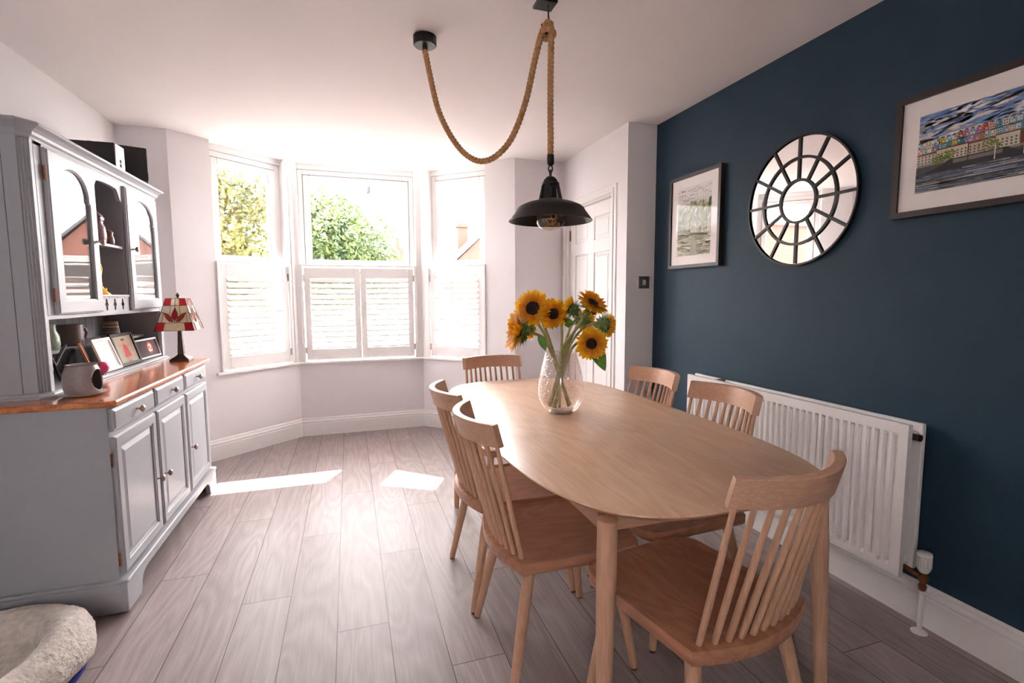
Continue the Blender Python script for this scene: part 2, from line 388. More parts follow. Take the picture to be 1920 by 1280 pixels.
# ------------------------------------------------------------------ room shell
ZC = 2.431
A = Vector((-1.175, 4.17)); Cc = Vector((-.44, 4.81)); D = Vector((.665, 4.82)); B = Vector((1.385, 4.17))
XL, XD_, XB, YP = -1.472, 1.84, 2.0656, 3.09      # left wall, door wall, blue wall, pillar face
SILL = .655; HEAD = 2.385
fl = MB(); fl.box(-1.7, 2.3, -2.0, 5.2, -.12, 0); st(fl.build('floor', M['floor']))
ce = MB(); ce.prism([(-1.7, -2.0), (2.3, -2.0), (2.3, 4.55), (1.75, 4.55), (1.02, 5.02), (.80, 5.20), (-.50, 5.20), (-1.1, 4.85), (-1.7, 4.5)], ZC, ZC+.14); st(ce.build('ceiling', M['ceil']))
st(MB().box(XL-.12, XL, -2.0, 4.45, 0, ZC).build('wall_left', M['wall']))
w = MB(); w.box(-1.7, -1.25, -1.95, -1.8, 0, ZC); w.box(-.65, 2.3, -1.95, -1.8, 0, ZC); w.box(-1.25, -.65, -1.95, -1.8, 0, 1.3); w.box(-1.25, -.65, -1.95, -1.8, 1.95, ZC)  # gap in the boxes is for the added fill casement
st(w.build('wall_back', M['wall']))
st(MB().box(XB, XB+.14, -1.8, YP, 0, ZC).build('wall_right', M['blue']))
st(MB().box(XL, A.x, A.y, A.y+.28, 0, ZC).build('wall_front_left', M['wall']))
st(MB().box(B.x, XD_+.2, B.y, B.y+.28, 0, ZC).build('wall_front_right', M['wall']))
# door wall + pillar
DY0, DY1, DZ = 3.285, 4.10, 1.997
w = MB(); w.box(XD_, XB+.14, YP, DY0, 0, ZC); w.box(XD_, XB+.14, DY1, 4.2, 0, ZC); w.box(XD_, XB+.14, DY0, DY1, DZ, ZC)
st(w.build('wall_alcove', M['wall']))
st(MB().box(XB-.02, XB+.14, DY0, DY1, 0, DZ).build('wall_behind_door', M['wall']))

def seg_T(P0, P1):
    u = (P1-P0).normalized(); nrm = Vector((-u.y, u.x))
    if nrm.y < 0: nrm = -nrm
    def T(q): # q = (along, outward, z)
        p = P0 + u*q[0] + nrm*q[1]; return Vector((p.x, p.y, q[2]))
    return T, (P1-P0).length
TH = .24
segs = [('left', A, Cc, .289, .925), ('centre', Cc, D, .035, 1.055), ('right', D, B, .062, .680)]
for nm, P0, P1, s0, s1 in segs:
    T, Ln = seg_T(P0, P1)
    w = MB(); w.box(0, Ln, 0, TH, 0, SILL, T)
    if nm == 'left': w.box(0, s0, 0, TH, SILL, ZC, T)
    if nm == 'right': w.box(s1, Ln, 0, TH, SILL, ZC, T)
    if nm == 'centre':  # fill the outer wedges at the two bay corners
        for Pc, Ta, La, Tb in ((Cc, seg_T(A, Cc)[0], seg_T(A, Cc)[1], T), (D, T, Ln, seg_T(D, B)[0])):
            a = Ta((La, TH, 0)); b = Tb((0, TH, 0))
            w.prism([(Pc.x, Pc.y), (b.x, b.y), (a.x, a.y)], 0, SILL)
    st(w.build('wall_bay_'+nm, M['wall']))
# white painted mullion posts and heads of the bay (all at window level)
def post(name, P0, P1, s0, s1):
    T, Ln = seg_T(P0, P1); return T, Ln
p1 = MB()
T, Ln = seg_T(A, Cc); p1.box(.925, Ln, .0, TH, SILL, ZC, T)
p1.box(.94, .955, -.008, 0, SILL+.02, ZC, T)
Tb, _ = seg_T(Cc, D); p1.box(0, .035, .0, TH, SILL, ZC, Tb)
a = T((Ln, TH, 0)); b = Tb((0, TH, 0)); p1.prism([(Cc.x, Cc.y), (b.x, b.y), (a.x, a.y)], SILL, ZC)
st(p1.build('trim_1', M['upvc']))
p2 = MB(); T, Ln = seg_T(Cc, D); p2.box(1.055, Ln, 0, TH, SILL, ZC, T); Tb, _ = seg_T(D, B); p2.box(0, .062, 0, TH, SILL, ZC, Tb)
a = T((Ln, TH, 0)); b = Tb((0, TH, 0)); p2.prism([(D.x, D.y), (b.x, b.y), (a.x, a.y)], SILL, ZC)
st(p2.build('trim_2', M['upvc']))
for i, (nm, P0, P1, s0, s1) in enumerate(segs):
    T, Ln = seg_T(P0, P1)
    st(MB().box(s0, s1, .085, TH, HEAD, ZC, T).build('trim_%d' % (3+i), M['upvc']))

def sweep(path, prof, z0=0, closed=False, ends=None):
    """profile (offset into room, z) swept along a 2D path; room is on the right-hand side of travel"""
    n = len(path); rings = []
    for i in range(n):
        p = Vector(path[i])
        d0 = (p-Vector(path[i-1])).normalized() if i > 0 else None
        d1 = (Vector(path[i+1])-p).normalized() if i < n-1 else None
        if d0 is None: d0 = d1
        if d1 is None: d1 = d0
        n0 = Vector((d0.y, -d0.x)); n1 = Vector((d1.y, -d1.x)); bis = (n0+n1).normalized(); k = 1/max(.3, bis.dot(n0))
        rings.append([Vector((p.x+bis.x*o*k, p.y+bis.y*o*k, z0+z)) for o, z in prof])
    return rings
SK = [(0, 0), (.018, 0), (.018, .112), (.0155, .116), (.0155, .122), (.018, .126), (.0165, .134), (.010, .142), (.009, .152), (.004, .160), (0, .162)]
def skirting(name, path):
    m = MB(); m.ring_loft(sweep(path, SK)); return st(m.build(name, M['white'], smooth=False))
skirting('baseboard_left', [(XL, -1.8), (XL, 4.17), (A.x, A.y)])
skirting('baseboard_bay', [(A.x, A.y), (Cc.x, Cc.y), (D.x, D.y), (B.x, B.y), (XD_, 4.17)])
skirting('baseboard_alcove', [(XD_, 3.20), (XD_, YP), (XB, YP)])
skirting('baseboard_right', [(XB, YP), (XB, -1.8)])
skirting('baseboard_back', [(XB, -1.8), (XL, -1.8)])
# window board (sill), one continuous mitred board round the bay
Tl, _ = seg_T(A, Cc); Tr, _ = seg_T(D, B)
sl = MB(); q0 = Tl((.245, 0, 0)); q1 = Tr((.72, 0, 0))
sl.ring_loft(sweep([(q0.x, q0.y), (Cc.x, Cc.y), (D.x, D.y), (q1.x, q1.y)], [(-.07, 0), (.022, 0), (.030, .006), (.030, .016), (.022, .022), (-.07, .022)], SILL))
st(sl.build('trim_6', M['white'], smooth=True))

# ------------------------------------------------------------------ windows
def window(n, P0, P1, s0, s1, handle=None, flip=False):
    T, Ln = seg_T(P0, P1)
    z0, z1 = SILL+.02, HEAD
    r = thing('window_%d' % n, 'x', 'window'); del r['label']; del r['category']; r['kind'] = 'structure'
    d0, d1 = .10, .17
    f = MB(); fw = .045
    f.box(s0, s0+fw, d0, d1, z0, z1, T); f.box(s1-fw, s1, d0, d1, z0, z1, T); f.box(s0+fw, s1-fw, d0, d1, z1-fw, z1, T); f.box(s0+fw, s1-fw, d0, d1, z0, z0+fw, T)
    tz = 1.53; f.box(s0+fw, s1-fw, d0, d1, tz-.035, tz+.01, T)
    f.build('window_frame', M['upvc'], r, bevel=.004)
    g = MB(); e = .004
    a0, a1, b0, b1 = s0+fw, s1-fw, tz+.01, z1-fw
    g.box(a0, a0+e, d0-.001, d0+.02, b0, b1, T); g.box(a1-e, a1, d0-.001, d0+.02, b0, b1, T); g.box(a0, a1, d0-.001, d0+.02, b1-e, b1, T)
    g.build('gasket', M['gasket'], r)
    s = MB(); sw = .052; d = d0-.012
    a0 += e; a1 -= e; b1 -= e
    s.box(a0, a0+sw, d, d1-.02, b0, b1, T); s.box(a1-sw, a1, d, d1-.02, b0, b1, T); s.box(a0+sw, a1-sw, d, d1-.02, b1-sw, b1, T); s.box(a0+sw, a1-sw, d, d1-.02, b0, b0+sw, T)
    sh = s.build('sash', M['upvc'], r, bevel=.006)
    gb = MB(); c0, c1, c2, c3 = a0+sw, a1-sw, b0+sw, b1-sw; e = .003
    gb.box(c0, c0+e, d+.012, d+.05, c2, c3, T); gb.box(c1-e, c1, d+.012, d+.05, c2, c3, T); gb.box(c0, c1, d+.012, d+.05, c2, c2+e, T)
    gb.build('glazing_bead', M['gasket'], sh)
    MB().box(c0, c1, d+.045, d+.049, c2, c3, T).build('pane', M['glass'], sh)
    MB().box(s0+fw, s1-fw, d0+.04, d0+.044, z0+fw, tz-.035, T).build('pane', M['glass'], r)
    if handle is not None:
        h = MB(); hx = handle
        h.box(hx-.035, hx+.035, d-.014, d, b0+.018, b0+.036, T); h.box(hx-.06, hx+.02, d-.032, d-.018, b0+.022, b0+.034, T); h.box(hx-.006, hx+.012, d-.02, d-.01, b0+.02, b0+.036, T)
        h.build('window_handle', M['plast'], r, bevel=.003)
    # head recess lining
    return r
window(1, A, Cc, .289, .925, handle=.61)
window(2, Cc, D, .035, 1.055)
window(3, D, B, .062, .680, handle=.37)

# casement added in the back wall, unseen behind the camera, as fill light
r4 = bpy.data.objects.new('window_4', None); COL.objects.link(r4); r4.location = (-.95, -1.87, 1.3); r4['kind'] = 'structure'
f = MB(); f.box(-.30, -.26, -.03, .03, 0, .65); f.box(.26, .30, -.03, .03, 0, .65); f.box(-.26, .26, -.03, .03, 0, .04); f.box(-.26, .26, -.03, .03, .61, .65)
f.build('window_frame', M['upvc'], r4)
MB().box(-.26, .26, -.004, 0, .04, .61).build('pane', M['glass'], r4)

# ------------------------------------------------------------------ plantation shutters
def shutter(label, P0, P1, s0, s1, hinge_side, group='half-height white louvred shutters'):
    T, Ln = seg_T(P0, P1)
    base = T(((s0+s1)/2, .02, SILL+.022)); r = thing('plantation_shutter', label, 'shutter', base, 0, group)
    def TT(q): return T(q) - base
    z0, z1 = SILL+.034, 1.515; st_ = .050; d0, d1 = .004, .032
    f = MB(); f.box(s0, s0+st_, d0, d1, z0, z1, TT); f.box(s1-st_, s1, d0, d1, z0, z1, TT)
    f.box(s0+st_, s1-st_, d0, d1, z1-.088, z1, TT); f.box(s0+st_, s1-st_, d0, d1, z0, z0+.098, TT)
    f.build('frame', M['shutter'], r, bevel=.003)
    n = 13; lo, hi = z0+.098, z1-.088; pt = (hi-lo)/n
    ang = math.radians(30); L = .034
    for i in range(n):
        zc = lo+pt*(i+.5); m = MB()
        cy, sy = math.cos(ang), math.sin(ang); pr = []
        for k in range(20):
            th = 2*math.pi*k/20; a = L*math.copysign(abs(math.cos(th))**.3, math.cos(th)); b = .0066*math.copysign(abs(math.sin(th))**.7, math.sin(th))
            pr.append((.018+a*cy-b*sy, zc+a*sy+b*cy))
        m.prism(pr, s0+st_+.001, s1-st_-.001, 'x', lambda v: TT(v))
        m.build('louvre', M['shutter'], r, smooth=True)
    hx = s0-.006 if hinge_side < 0 else s1+.006
    for hz in (z0+.09, z1-.09):
        MB().box(hx-.007, hx+.007, -.002, .006, hz-.03, hz+.03, TT).build('hinge', M['nickel'], r)
    return r
def shutter_surround(n, P0, P1, s0, s1):
    T, Ln = seg_T(P0, P1); f = MB(); z0, z1 = SILL+.022, 1.53
    f.box(s0, s0+.022, -.012, .05, z0, z1, T); f.box(s1-.022, s1, -.012, .05, z0, z1, T); f.box(s0, s1, -.006, .05, z1, z1+.014, T)
    return st(f.build('trim_%d' % n, M['shutter'], bevel=.003))
shutter_surround(7, A, Cc, .289, .925); shutter_surround(8, Cc, D, .035, 1.055); shutter_surround(9, D, B, .062, .680)
shutter('white louvred shutter on the narrow window left of the bay, nearest the dresser', A, Cc, .318, .896, 1)
shutter('left-hand white louvred shutter of the pair on the middle window', Cc, D, .066, .540, -1)
shutter('right-hand white louvred shutter of the pair on the middle window', Cc, D, .545, 1.024, 1)
shutter('white louvred shutter on the right angled window, behind the end chair', D, B, .091, .651, -1)

# ------------------------------------------------------------------ alcove door
dr = thing('door_1', 'x', 'x', (XD_, DY0, 0)); del dr['label']; del dr['category']; dr['kind'] = 'structure'
def Td(q): return Vector((q[0], q[1], q[2]))
W_ = DY1-DY0
lf = MB()
# leaf with six sunk panels, built as stiles and rails plus recessed fields
X0, X1 = .035, .075
stile = .105; mid = .095; pw = (W_-.01-2*stile-mid)/2
cols = [(stile+.005, stile+.005+pw), (stile+.005+pw+mid, stile+.005+2*pw+mid)]
rows = [(.22, .78), (.93, 1.60), (1.70, 1.88)]
lf.box(X0, X1, .005, stile+.005, .005, DZ-.004); lf.box(X0, X1, W_-.005-stile, W_-.005, .005, DZ-.004); lf.box(X0, X1, cols[0][1], cols[1][0], .005, DZ-.004)
for c0, c1 in cols:
    zs = [.005]+[v for r_ in rows for v in r_]+[DZ-.004]
    for i in range(0, len(zs), 2): lf.box(X0, X1, c0, c1, zs[i], zs[i+1])
lf.build('door_leaf', M['white'], dr, bevel=.002)
for c0, c1 in cols:
    for r0, r1 in rows:
        p = MB(); p.box(X0+.012, X1-.01, c0, c1, r0, r1)
        def q(i, x): return [Vector((x, c0+i, r0+i)), Vector((x, c1-i, r0+i)), Vector((x, c1-i, r1-i)), Vector((x, c0+i, r1-i))]
        p.ring_loft([q(.0, X0+.0125), q(.018, X0+.004), q(.034, X0+.010), q(.036, X0+.006)])
        p.build('door_panel', M['white'], dr)
ar = MB()
prof = [(0, 0), (.0, -.012), (.008, -.02), (.03, -.02), (.036, -.012), (.058, -.010), (.062, -.004), (.066, 0)]
# architrave as mitred frame: profile (distance out from opening, x offset toward room)
rings = []
for (y, z, sy, sz) in ((0, 0, -1, 0), (0, DZ, -1, 1), (W_, DZ, 1, 1), (W_, 0, 1, 0)):
    rings.append([Vector((px, y+sy*o, z+sz*o)) for o, px in prof])
ar.ring_loft(rings); ar.build('architrave', M['white'], dr)
MB().box(-.0, .035, -.0, .012, 0, DZ).box(.0, .035, W_-.012, W_, 0, DZ).box(0, .035, 0, W_, DZ-.012, DZ).build('door_stop', M['white'], dr)
for hz in (1.78, .25): MB().box(.024, .036, W_-.022, W_-.010, hz-.045, hz+.045).build('hinge', M['brass'], dr)
# light switch on the pillar
sw = thing('light_switch', 'brushed nickel light switch on the narrow grey pillar beside the navy wall', 'light switch', (1.982, YP, 1.352))
MB().box(-.043, .043, -.006, 0, -.043, .043).build('switch_plate', M['nickel'], sw, bevel=.002)
MB().box(-.012, .012, -.010, -.006, -.018, .018).build('rocker', M['plast'], sw, bevel=.002)

# ------------------------------------------------------------------ dining table
TX, TY, TZ = .945, 1.955, .74
def superell(a, b, n, N=96):
    out = []
    for i in range(N):
        th = 2*math.pi*i/N; c, s = math.cos(th), math.sin(th)
        r = (abs(c/a)**n+abs(s/b)**n)**(-1/n); out.append((r*c, r*s))
    return out
tb = thing('dining_table', 'light oak dining table with rounded-rectangle top carrying the vase of sunflowers', 'table', (TX, TY, 0))
m = MB(); N_ = 128
def ringz(a, b, z): return [Vector((x, y, z)) for x, y in superell(a, b, 3.7, N_)]
a, b = .487, .995
m.ring_loft([ringz(a-.03, b-.03, TZ-.026), ringz(a-.004, b-.004, TZ-.008), ringz(a, b, TZ-.004), ringz(a-.001, b-.001, TZ-.001), ringz(a-.004, b-.004, TZ)])
m.build('table_top', M['table'], tb, smooth=True)
ap = MB()
ap.box(-.33, .33, .82, .845, TZ-.085, TZ-.026); ap.box(-.33, .33, -.845, -.82, TZ-.085, TZ-.026)
ap.box(-.34, -.315, -.82, .82, TZ-.085, TZ-.026); ap.box(.315, .34, -.82, .82, TZ-.085, TZ-.026)
ap.build('apron', M['chair_h'], tb, bevel=.002)
for sx in (-1, 1):
    for sy in (-1, 1):
        l = MB(); rings = []
        for z, r in ((TZ-.03, .0255), (TZ-.2, .0255), (.3, .021), (.015, .0155), (.0, .0135)):
            k = 1-z/(TZ-.03)
            rings.append([Vector((sx*(.347+.022*k)+r*math.cos(t_), sy*(.882+.03*k)+r*math.sin(t_), z)) for t_ in [2*math.pi*i/24 for i in range(24)]])
        l.ring_loft(rings); l.build('leg', M['chair'], tb, smooth=True)

# ------------------------------------------------------------------ chairs
def seat_outline(N=88):
    # closed outline, counter-clockwise, rear arc at -y
    pts = []
    for i in range(25):     # rear arc, left to right
        t_ = -1+2*i/24; pts.append((.216*t_, -.262+.052*t_*t_))
    def corner(cx, cy, r, a0, a1, k=9):
        for i in range(k):
            th = math.radians(a0+(a1-a0)*i/(k-1)); pts.append((cx+r*math.cos(th), cy+r*math.sin(th)))
    for y in (-.14, -.05, .05, .12): pts.append((.2165+(y+.21)*.015, y))
    corner(.150, .155, .072, 0, 80)
    for i in range(1, 8):
        t_ = 1-2*i/8; pts.append((.150*t_, .228+.010*(1-t_*t_)))
    corner(-.150, .155, .072, 100, 180)
    for y in (.12, .05, -.05, -.14): pts.append((-.2165-(y+.21)*.015, y))
    return pts
SO = seat_outline()
def sstep(a, b, x):
    t_ = max(0, min(1, (x-a)/(b-a))); return t_*t_*(3-2*t_)
def make_chair(label):
    c = thing('dining_chair', label, 'chair', (0, 0, 0), 0, 'light oak spindle-back chairs round the table')
    zt = .445; m = MB(); rings = []
    cx, cy = 0, -.01
    def ring(k, z, zf=None):
        out = []
        for x, y in SO:
            X, Y = cx+(x-cx)*k, cy+(y-cy)*k
            out.append(Vector((X, Y, zf(X, Y) if zf else z)))
        return out
    def dish(X, Y):
        back = sstep(-.155, -.20+.052*(X/.216)**2+.015, Y) if False else 0
        edge_rear = (-.262+.052*(X/.216)**2)
        d = .015*sstep(.045, .075, Y-edge_rear)          # flat ledge at the rear, then the scooped seat
        side = sstep(.222, .19, abs(X)); front = 1-.9*sstep(.10, .22, Y)
        return zt - d*max(.25, side)*front*(.8+.2*math.cos(X*14)) - .006*sstep(.16, .235, Y)
    rings = [ring(.90, zt-.048), ring(.97, zt-.043), ring(.995, zt-.036), ring(1.0, zt-.006), ring(.992, zt, lambda X, Y: dish(X, Y)-.001)]
    for k in (.96, .93, .90, .87, .84, .80, .76, .72, .66, .58, .48, .36, .22, .08): rings.append(ring(k, zt, dish))
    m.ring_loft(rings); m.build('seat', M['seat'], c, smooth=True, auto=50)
    # crest rail
    zc0, zc1 = .810, .882; m = MB(); rings = []
    lean = .27
    def arc(t_, off, z):
        # outer arc of the crest at top height; off = toward the seat
        x = .197*t_; y = -.372+.078*t_*t_
        nx, ny = -.78*t_, 1.0; l = math.hypot(nx, ny)
        return Vector((x+nx/l*off, y+ny/l*off+(zc1-z)*lean, z))
    for i in range(25):
        t_ = -1+2*i/24
        rings.append([arc(t_, 0, zc0), arc(t_, .0, zc0+.04), arc(t_, 0, zc1-.002), arc(t_, .002, zc1), arc(t_, .024, zc1), arc(t_, .026, zc1-.002), arc(t_, .026, zc0)])
    m.ring_loft(rings); m.build('crest_rail', M['chair_h'], c, smooth=True, auto=30)
    for i in range(11):
        t_ = -1+2*i/10
        b = Vector((.182*t_, -.262+.052*(.182*t_/.216)**2+.028, zt-.008))
        tp = arc(t_*.93, .013, zc0+.006)
        mid = (b+tp)/2
        MB().tube([b, b.lerp(tp, .3), b.lerp(tp, .6), tp], [.0078, .0088, .0082, .0066], 10).build('spindle', M['chair'], c, smooth=True)
    for sx in (-1, 1):
        for (tx, ty, fx, fy) in ((.165, .135, .212, .195), (.165, -.165, .222, -.245)):
            top = Vector((sx*tx, ty, zt-.040)); ft = Vector((sx*fx, fy, .006))
            MB().tube([top, top.lerp(ft, .25), top.lerp(ft, .6), ft.lerp(top, .01), ft], [.0195, .0195, .0165, .0130, .0118], 18).build('leg', M['chair'], c, smooth=True)
            MB().tube([ft+Vector((0, 0, .001)), ft-Vector((0, 0, .006))], [.011, .0105], 14).build('foot_pad', M['rubber'], c)
    return c
ch = make_chair('light oak spindle-back chair at the near end of the table, largest in view')
ch.location = (.905, 1.147, 0); ch.rotation_euler = (0, 0, math.radians(10))
R90 = math.radians(90)
dup(ch, (.688, 1.600, 0), -R90, 'light oak spindle-back chair on the left side, nearer the camera of two')
dup(ch, (.680, 2.072, 0), -R90, 'light oak spindle-back chair on the left side, nearer the bay window of two')
dup(ch, (.872, 2.740, 0), math.radians(184), 'light oak spindle-back chair at the far end of the table, facing the camera')
dup(ch, (1.176, 1.660, 0), R90+math.radians(2.5), 'light oak spindle-back chair on the right side, directly in front of the radiator')
dup(ch, (1.180, 2.165, 0), R90+math.radians(3), 'light oak spindle-back chair on the right side, nearer the grey pillar')

# ------------------------------------------------------------------ vase + sunflowers
VX, VY = .897, 2.05
vs = thing('glass_vase', 'clear crackle glass vase standing on the dining table holding sunflowers', 'vase', (VX, VY, TZ))
prof = [(.040, .0), (.056, .0), (.062, .006), (.078, .022), (.096, .05), (.104, .085), (.103, .12), (.097, .16), (.087, .205), (.076, .245), (.0725, .268), (.0715, .272),
        (.070, .268), (.0735, .245), (.0845, .205), (.0945, .16), (.1005, .12), (.1015, .085), (.0935, .05), (.075, .026), (.055, .014), (.001, .012)]
MB().lathe(prof, 56).build('vase_body', M['vase'], vs, smooth=True, auto=80)
MB().lathe([(.004, -.0), (.054, 0.0), (.058, .004), (.050, .009), (.002, .010)], 8).build('foot', M['nickel'], vs)
RI = Vector((.916, -.400, 0)); TO = Vector((-.400, -.916, 0)); UP = Vector((0, 0, 1))
def sunflower(label, pos, face, rad, cup, tall_disc=.40, bottom=(0, 0), disc_dark=True, leaf=None, petals_n=28, mouth=(0, 0)):
    pos = Vector(pos); f = (RI*face[0]+TO*face[1]+UP*face[2]).normalized()
    r = thing('sunflower', label, 'flower', pos, 0, 'sunflowers in the glass vase')
    a = f.orthogonal().normalized(); b = f.cross(a)
    def F(x, y, z): return a*x+b*y+f*z
    rd = rad*tall_disc
    # disc
    m = MB(); rings = []
    for k, z in ((1.0, -.006), (1.02, .004), (.88, .011), (.6, .010), (.3, .006), (.05, .004)):
        rings.append([F(rd*k*math.cos(2*math.pi*i/28), rd*k*math.sin(2*math.pi*i/28), z+random.uniform(-.0012, .0012)) for i in range(28)])
    m.ring_loft(rings); m.build('disc', M['disc'], r, smooth=True)
    m = MB(); rnd = random.Random(hash(label) & 0xffff if False else int(abs(pos.x*9973+pos.z*7919)*10))
    for ringi, (n, base, ln, up, cc) in enumerate(((petals_n, .92, 1.0, 0.0, (.97, .50, .010)), (petals_n, .88, .90, .006, (.98, .57, .014)), (petals_n-6, .80, .66, .010, (.95, .40, .008)))):
        for i in range(n):
            th = 2*math.pi*(i+.5*ringi)/n+rnd.uniform(-.08, .08)
            L = (rad-rd*base)*ln*rnd.uniform(.86, 1.08); wd = rad*.108*rnd.uniform(.8, 1.2)
            cu = cup+rnd.uniform(-.22, .22)+(.25 if ringi == 2 else 0); droop = rnd.uniform(-.3, .5); tw = rnd.uniform(-.5, .5)
            ca, sa = math.cos(th), math.sin(th); rows = []
            pr, pz = rd*base, up; ang = cu; K = 6
            shade = rnd.uniform(.82, 1.08)
            for k in range(K+1):
                t_ = k/K; w = wd*(math.sin(math.pi*min(1, .18+.80*t_))**.75)*(1 if k < K else .06)
                tx, ty = -sa, ca
                wz = w*math.sin(tw*t_)*.6
                rows.append([F(pr*ca+tx*w*q, pr*sa+ty*w*q, pz+wz*q-(0 if q else .10*w)) for q in (-1, 0, 1)])
                pr += L/K*math.cos(ang); pz += L/K*math.sin(ang); ang -= droop/K
            V = [m._v(row) for row in rows]
            for k in range(K):
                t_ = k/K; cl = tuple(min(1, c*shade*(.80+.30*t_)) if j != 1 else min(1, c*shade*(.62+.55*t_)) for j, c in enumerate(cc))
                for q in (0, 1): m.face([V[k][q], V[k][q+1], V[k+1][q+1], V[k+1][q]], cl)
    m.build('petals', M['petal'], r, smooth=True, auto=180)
    # green back: cup and pointed sepals
    m = MB(); rings = []
    for k, z in ((.95, -.001), (1.12, -.010), (.95, -.024), (.55, -.034), (.22, -.040), (.12, -.052)):
        rings.append([F(rd*k*math.cos(2*math.pi*i/20), rd*k*math.sin(2*math.pi*i/20), z) for i in range(20)])
    m.ring_loft(rings)
    for ri in range(3):
        for i in range(15):
            th = 2*math.pi*(i+ri*.4)/15+rnd.uniform(-.1, .1); ca, sa = math.cos(th), math.sin(th)
            L = rad*rnd.uniform(.38, .58)*(1-.15*ri); w = rad*.085; ang = -.15-.25*ri+rnd.uniform(-.3, .3); pr, pz = rd*(1.0-.2*ri), -.006-.009*ri
            rows = []
            for k in range(5):
                t_ = k/4; ww = w*(1-t_)**.7*(1 if k < 4 else 0)+.0004
                rows.append([F(pr*ca-sa*ww*q, pr*sa+ca*ww*q, pz) for q in (-1, 1)])
                pr += L/4*math.cos(ang); pz += L/4*math.sin(ang); ang += rnd.uniform(0, .22)
            V = [m._v(row) for row in rows]
            for k in range(4): m.face([V[k][0], V[k][1], V[k+1][1], V[k+1][0]])
    m.build('sepals', M['sepal'], r)
    # stem
    s0 = -f*.045; mouthp = Vector((VX+mouth[0], VY+mouth[1], TZ+.262))-pos
    bot = Vector((VX+bottom[0], VY+bottom[1], TZ+.028))-pos
    c1 = s0-f*.07
    pts = []
    for i in range(15):
        t_ = i/14; q = (1-t_)**3*s0+3*(1-t_)**2*t_*c1+3*(1-t_)*t_*t_*(mouthp+(mouthp-bot)*.28)+t_**3*mouthp; pts.append(q)
    for i in range(1, 6): pts.append(mouthp.lerp(bot, i/5))
    m = MB(); m.tube(pts, [.0072]*2+[.0062]*12+[.0066]*(len(pts)-14), 9); stm = m.build('stem', M['stem'], r, smooth=True)
    if leaf:
        for (t0, d, L, w) in leaf:
            p0 = pts[int(t0*14)]; d = (RI*d[0]+TO*d[1]+UP*d[2]).normalized(); sd_ = d.cross(TO+UP*.2).normalized()
            m = MB(); rows = []
            p = p0.copy(); dd = d.copy()
            for k in range(9):
                t_ = k/8; ww = w*math.sin(math.pi*min(1, t_*.93+.06))**.8*(1.0-.35*t_)
                up_ = sd_.cross(dd).normalized()
                rows.append([p-sd_*ww+up_*ww*.25, p-sd_*ww*.5, p, p+sd_*ww*.5, p+sd_*ww+up_*ww*.25])
                p = p+dd*(L/8); dd = (dd-UP*.12).normalized()
            V = [m._v(row) for row in rows]
            for k in range(8):
                for q in range(4): m.face([V[k][q], V[k][q+1], V[k+1][q+1], V[k+1][q]])
            m.build('leaf', M['leaf'], r, smooth=True, auto=180)
    return r
sunflower('big sunflower head drooping to the far left of the bunch, seen side on', (.688, 2.03, 1.112), (-.86, .30, .12), .105, .35, .34, bottom=(.05, .01), mouth=(-.045, 0), leaf=[(.35, (.55, .2, -.75), .075, .022)])
sunflower('sunflower with wide dark centre, upper left of the bunch, face to camera', (.768, 2.06, 1.208), (-.22, .90, .22), .088, .22, .40, bottom=(.03, -.02), mouth=(-.03, .01))
sunflower('sunflower overlapping the dark-centred one, tilted left at the top middle', (.842, 2.00, 1.186), (-.30, .80, .12), .080, .62, .36, bottom=(-.02, -.03), mouth=(-.008, -.02))
sunflower('top right sunflower tilted upward showing its petals from the side', (1.050, 2.05, 1.228), (.42, .42, .66), .084, .15, .34, bottom=(-.05, .02), mouth=(.02, .01))
sunflower('half-hidden sunflower facing away left of the top right one', (.968, 2.10, 1.205), (-.72, -.35, .42), .062, .85, .42, bottom=(-.04, -.03), mouth=(.01, .03))
sunflower('sunflower seen from its green back at the far right of the bunch', (1.120, 2.06, 1.128), (.78, -.45, -.12), .066, .75, .52, bottom=(-.055, 0), mouth=(.035, .02))
sunflower('lowest sunflower on the right, facing camera and nodding down', (1.020, 2.0, 1.052), (.12, .90, -.05), .082, .45, .36, bottom=(-.045, -.02), mouth=(.03, -.02), leaf=[(.05, (.62, -.1, -.70), .155, .042)])
sunflower('small sunflower mostly hidden behind the bunch on the right', (1.052, 2.14, 1.150), (.35, -.6, -.1), .060, .5, .40, bottom=(.0, .04), mouth=(.03, .04), leaf=[(.45, (-.3, .3, .7), .07, .025)])
sunflower('small sunflower peeping low behind the left blooms', (.775, 2.16, 1.112), (-.2, -.5, -.6), .052, .4, .42, bottom=(.05, .03), mouth=(-.02, .04))

# ------------------------------------------------------------------ pendant lamp
PX, PY = .807, 1.962
pd = thing('pendant_lamp', 'black metal pendant lamp on a looped jute rope hung from the ceiling', 'lamp', (PX, PY, ZC))
def PL(v): return Vector(v)-Vector((PX, PY, ZC))
RX, RY = .364, 2.376
m = MB(); m.lathe([(.048, .0), (.052, -.002), (.052, -.038), (.048, -.042), (.014, -.043), (.002, -.043)], 40, PL((RX, RY, ZC))); m.build('ceiling_rose', M['black'], pd, smooth=True)
m = MB(); m.tube([PL((RX, RY, ZC-.04)), PL((RX+.001, RY, ZC-.075))], .012, 16); m.build('cord_collar', M['black'], pd, smooth=True)
m = MB(); m.box(-.05, .03, -.03, .045, -.012, 0, lambda v: v+PL((.795, 1.962, ZC)));
m.build('hook_plate', M['black'], pd, bevel=.003)
hk = [PL((.795, 1.962, ZC-.01)), PL((.797, 1.962, 2.36))]
for i in range(10):
    th = math.pi*.5-i*math.pi*1.4/9; hk.append(PL((.790+.014*math.sin(th)-.004, 1.962+.01*math.cos(th)*.3, 2.335+.020*math.cos(i*math.pi*1.5/9))))
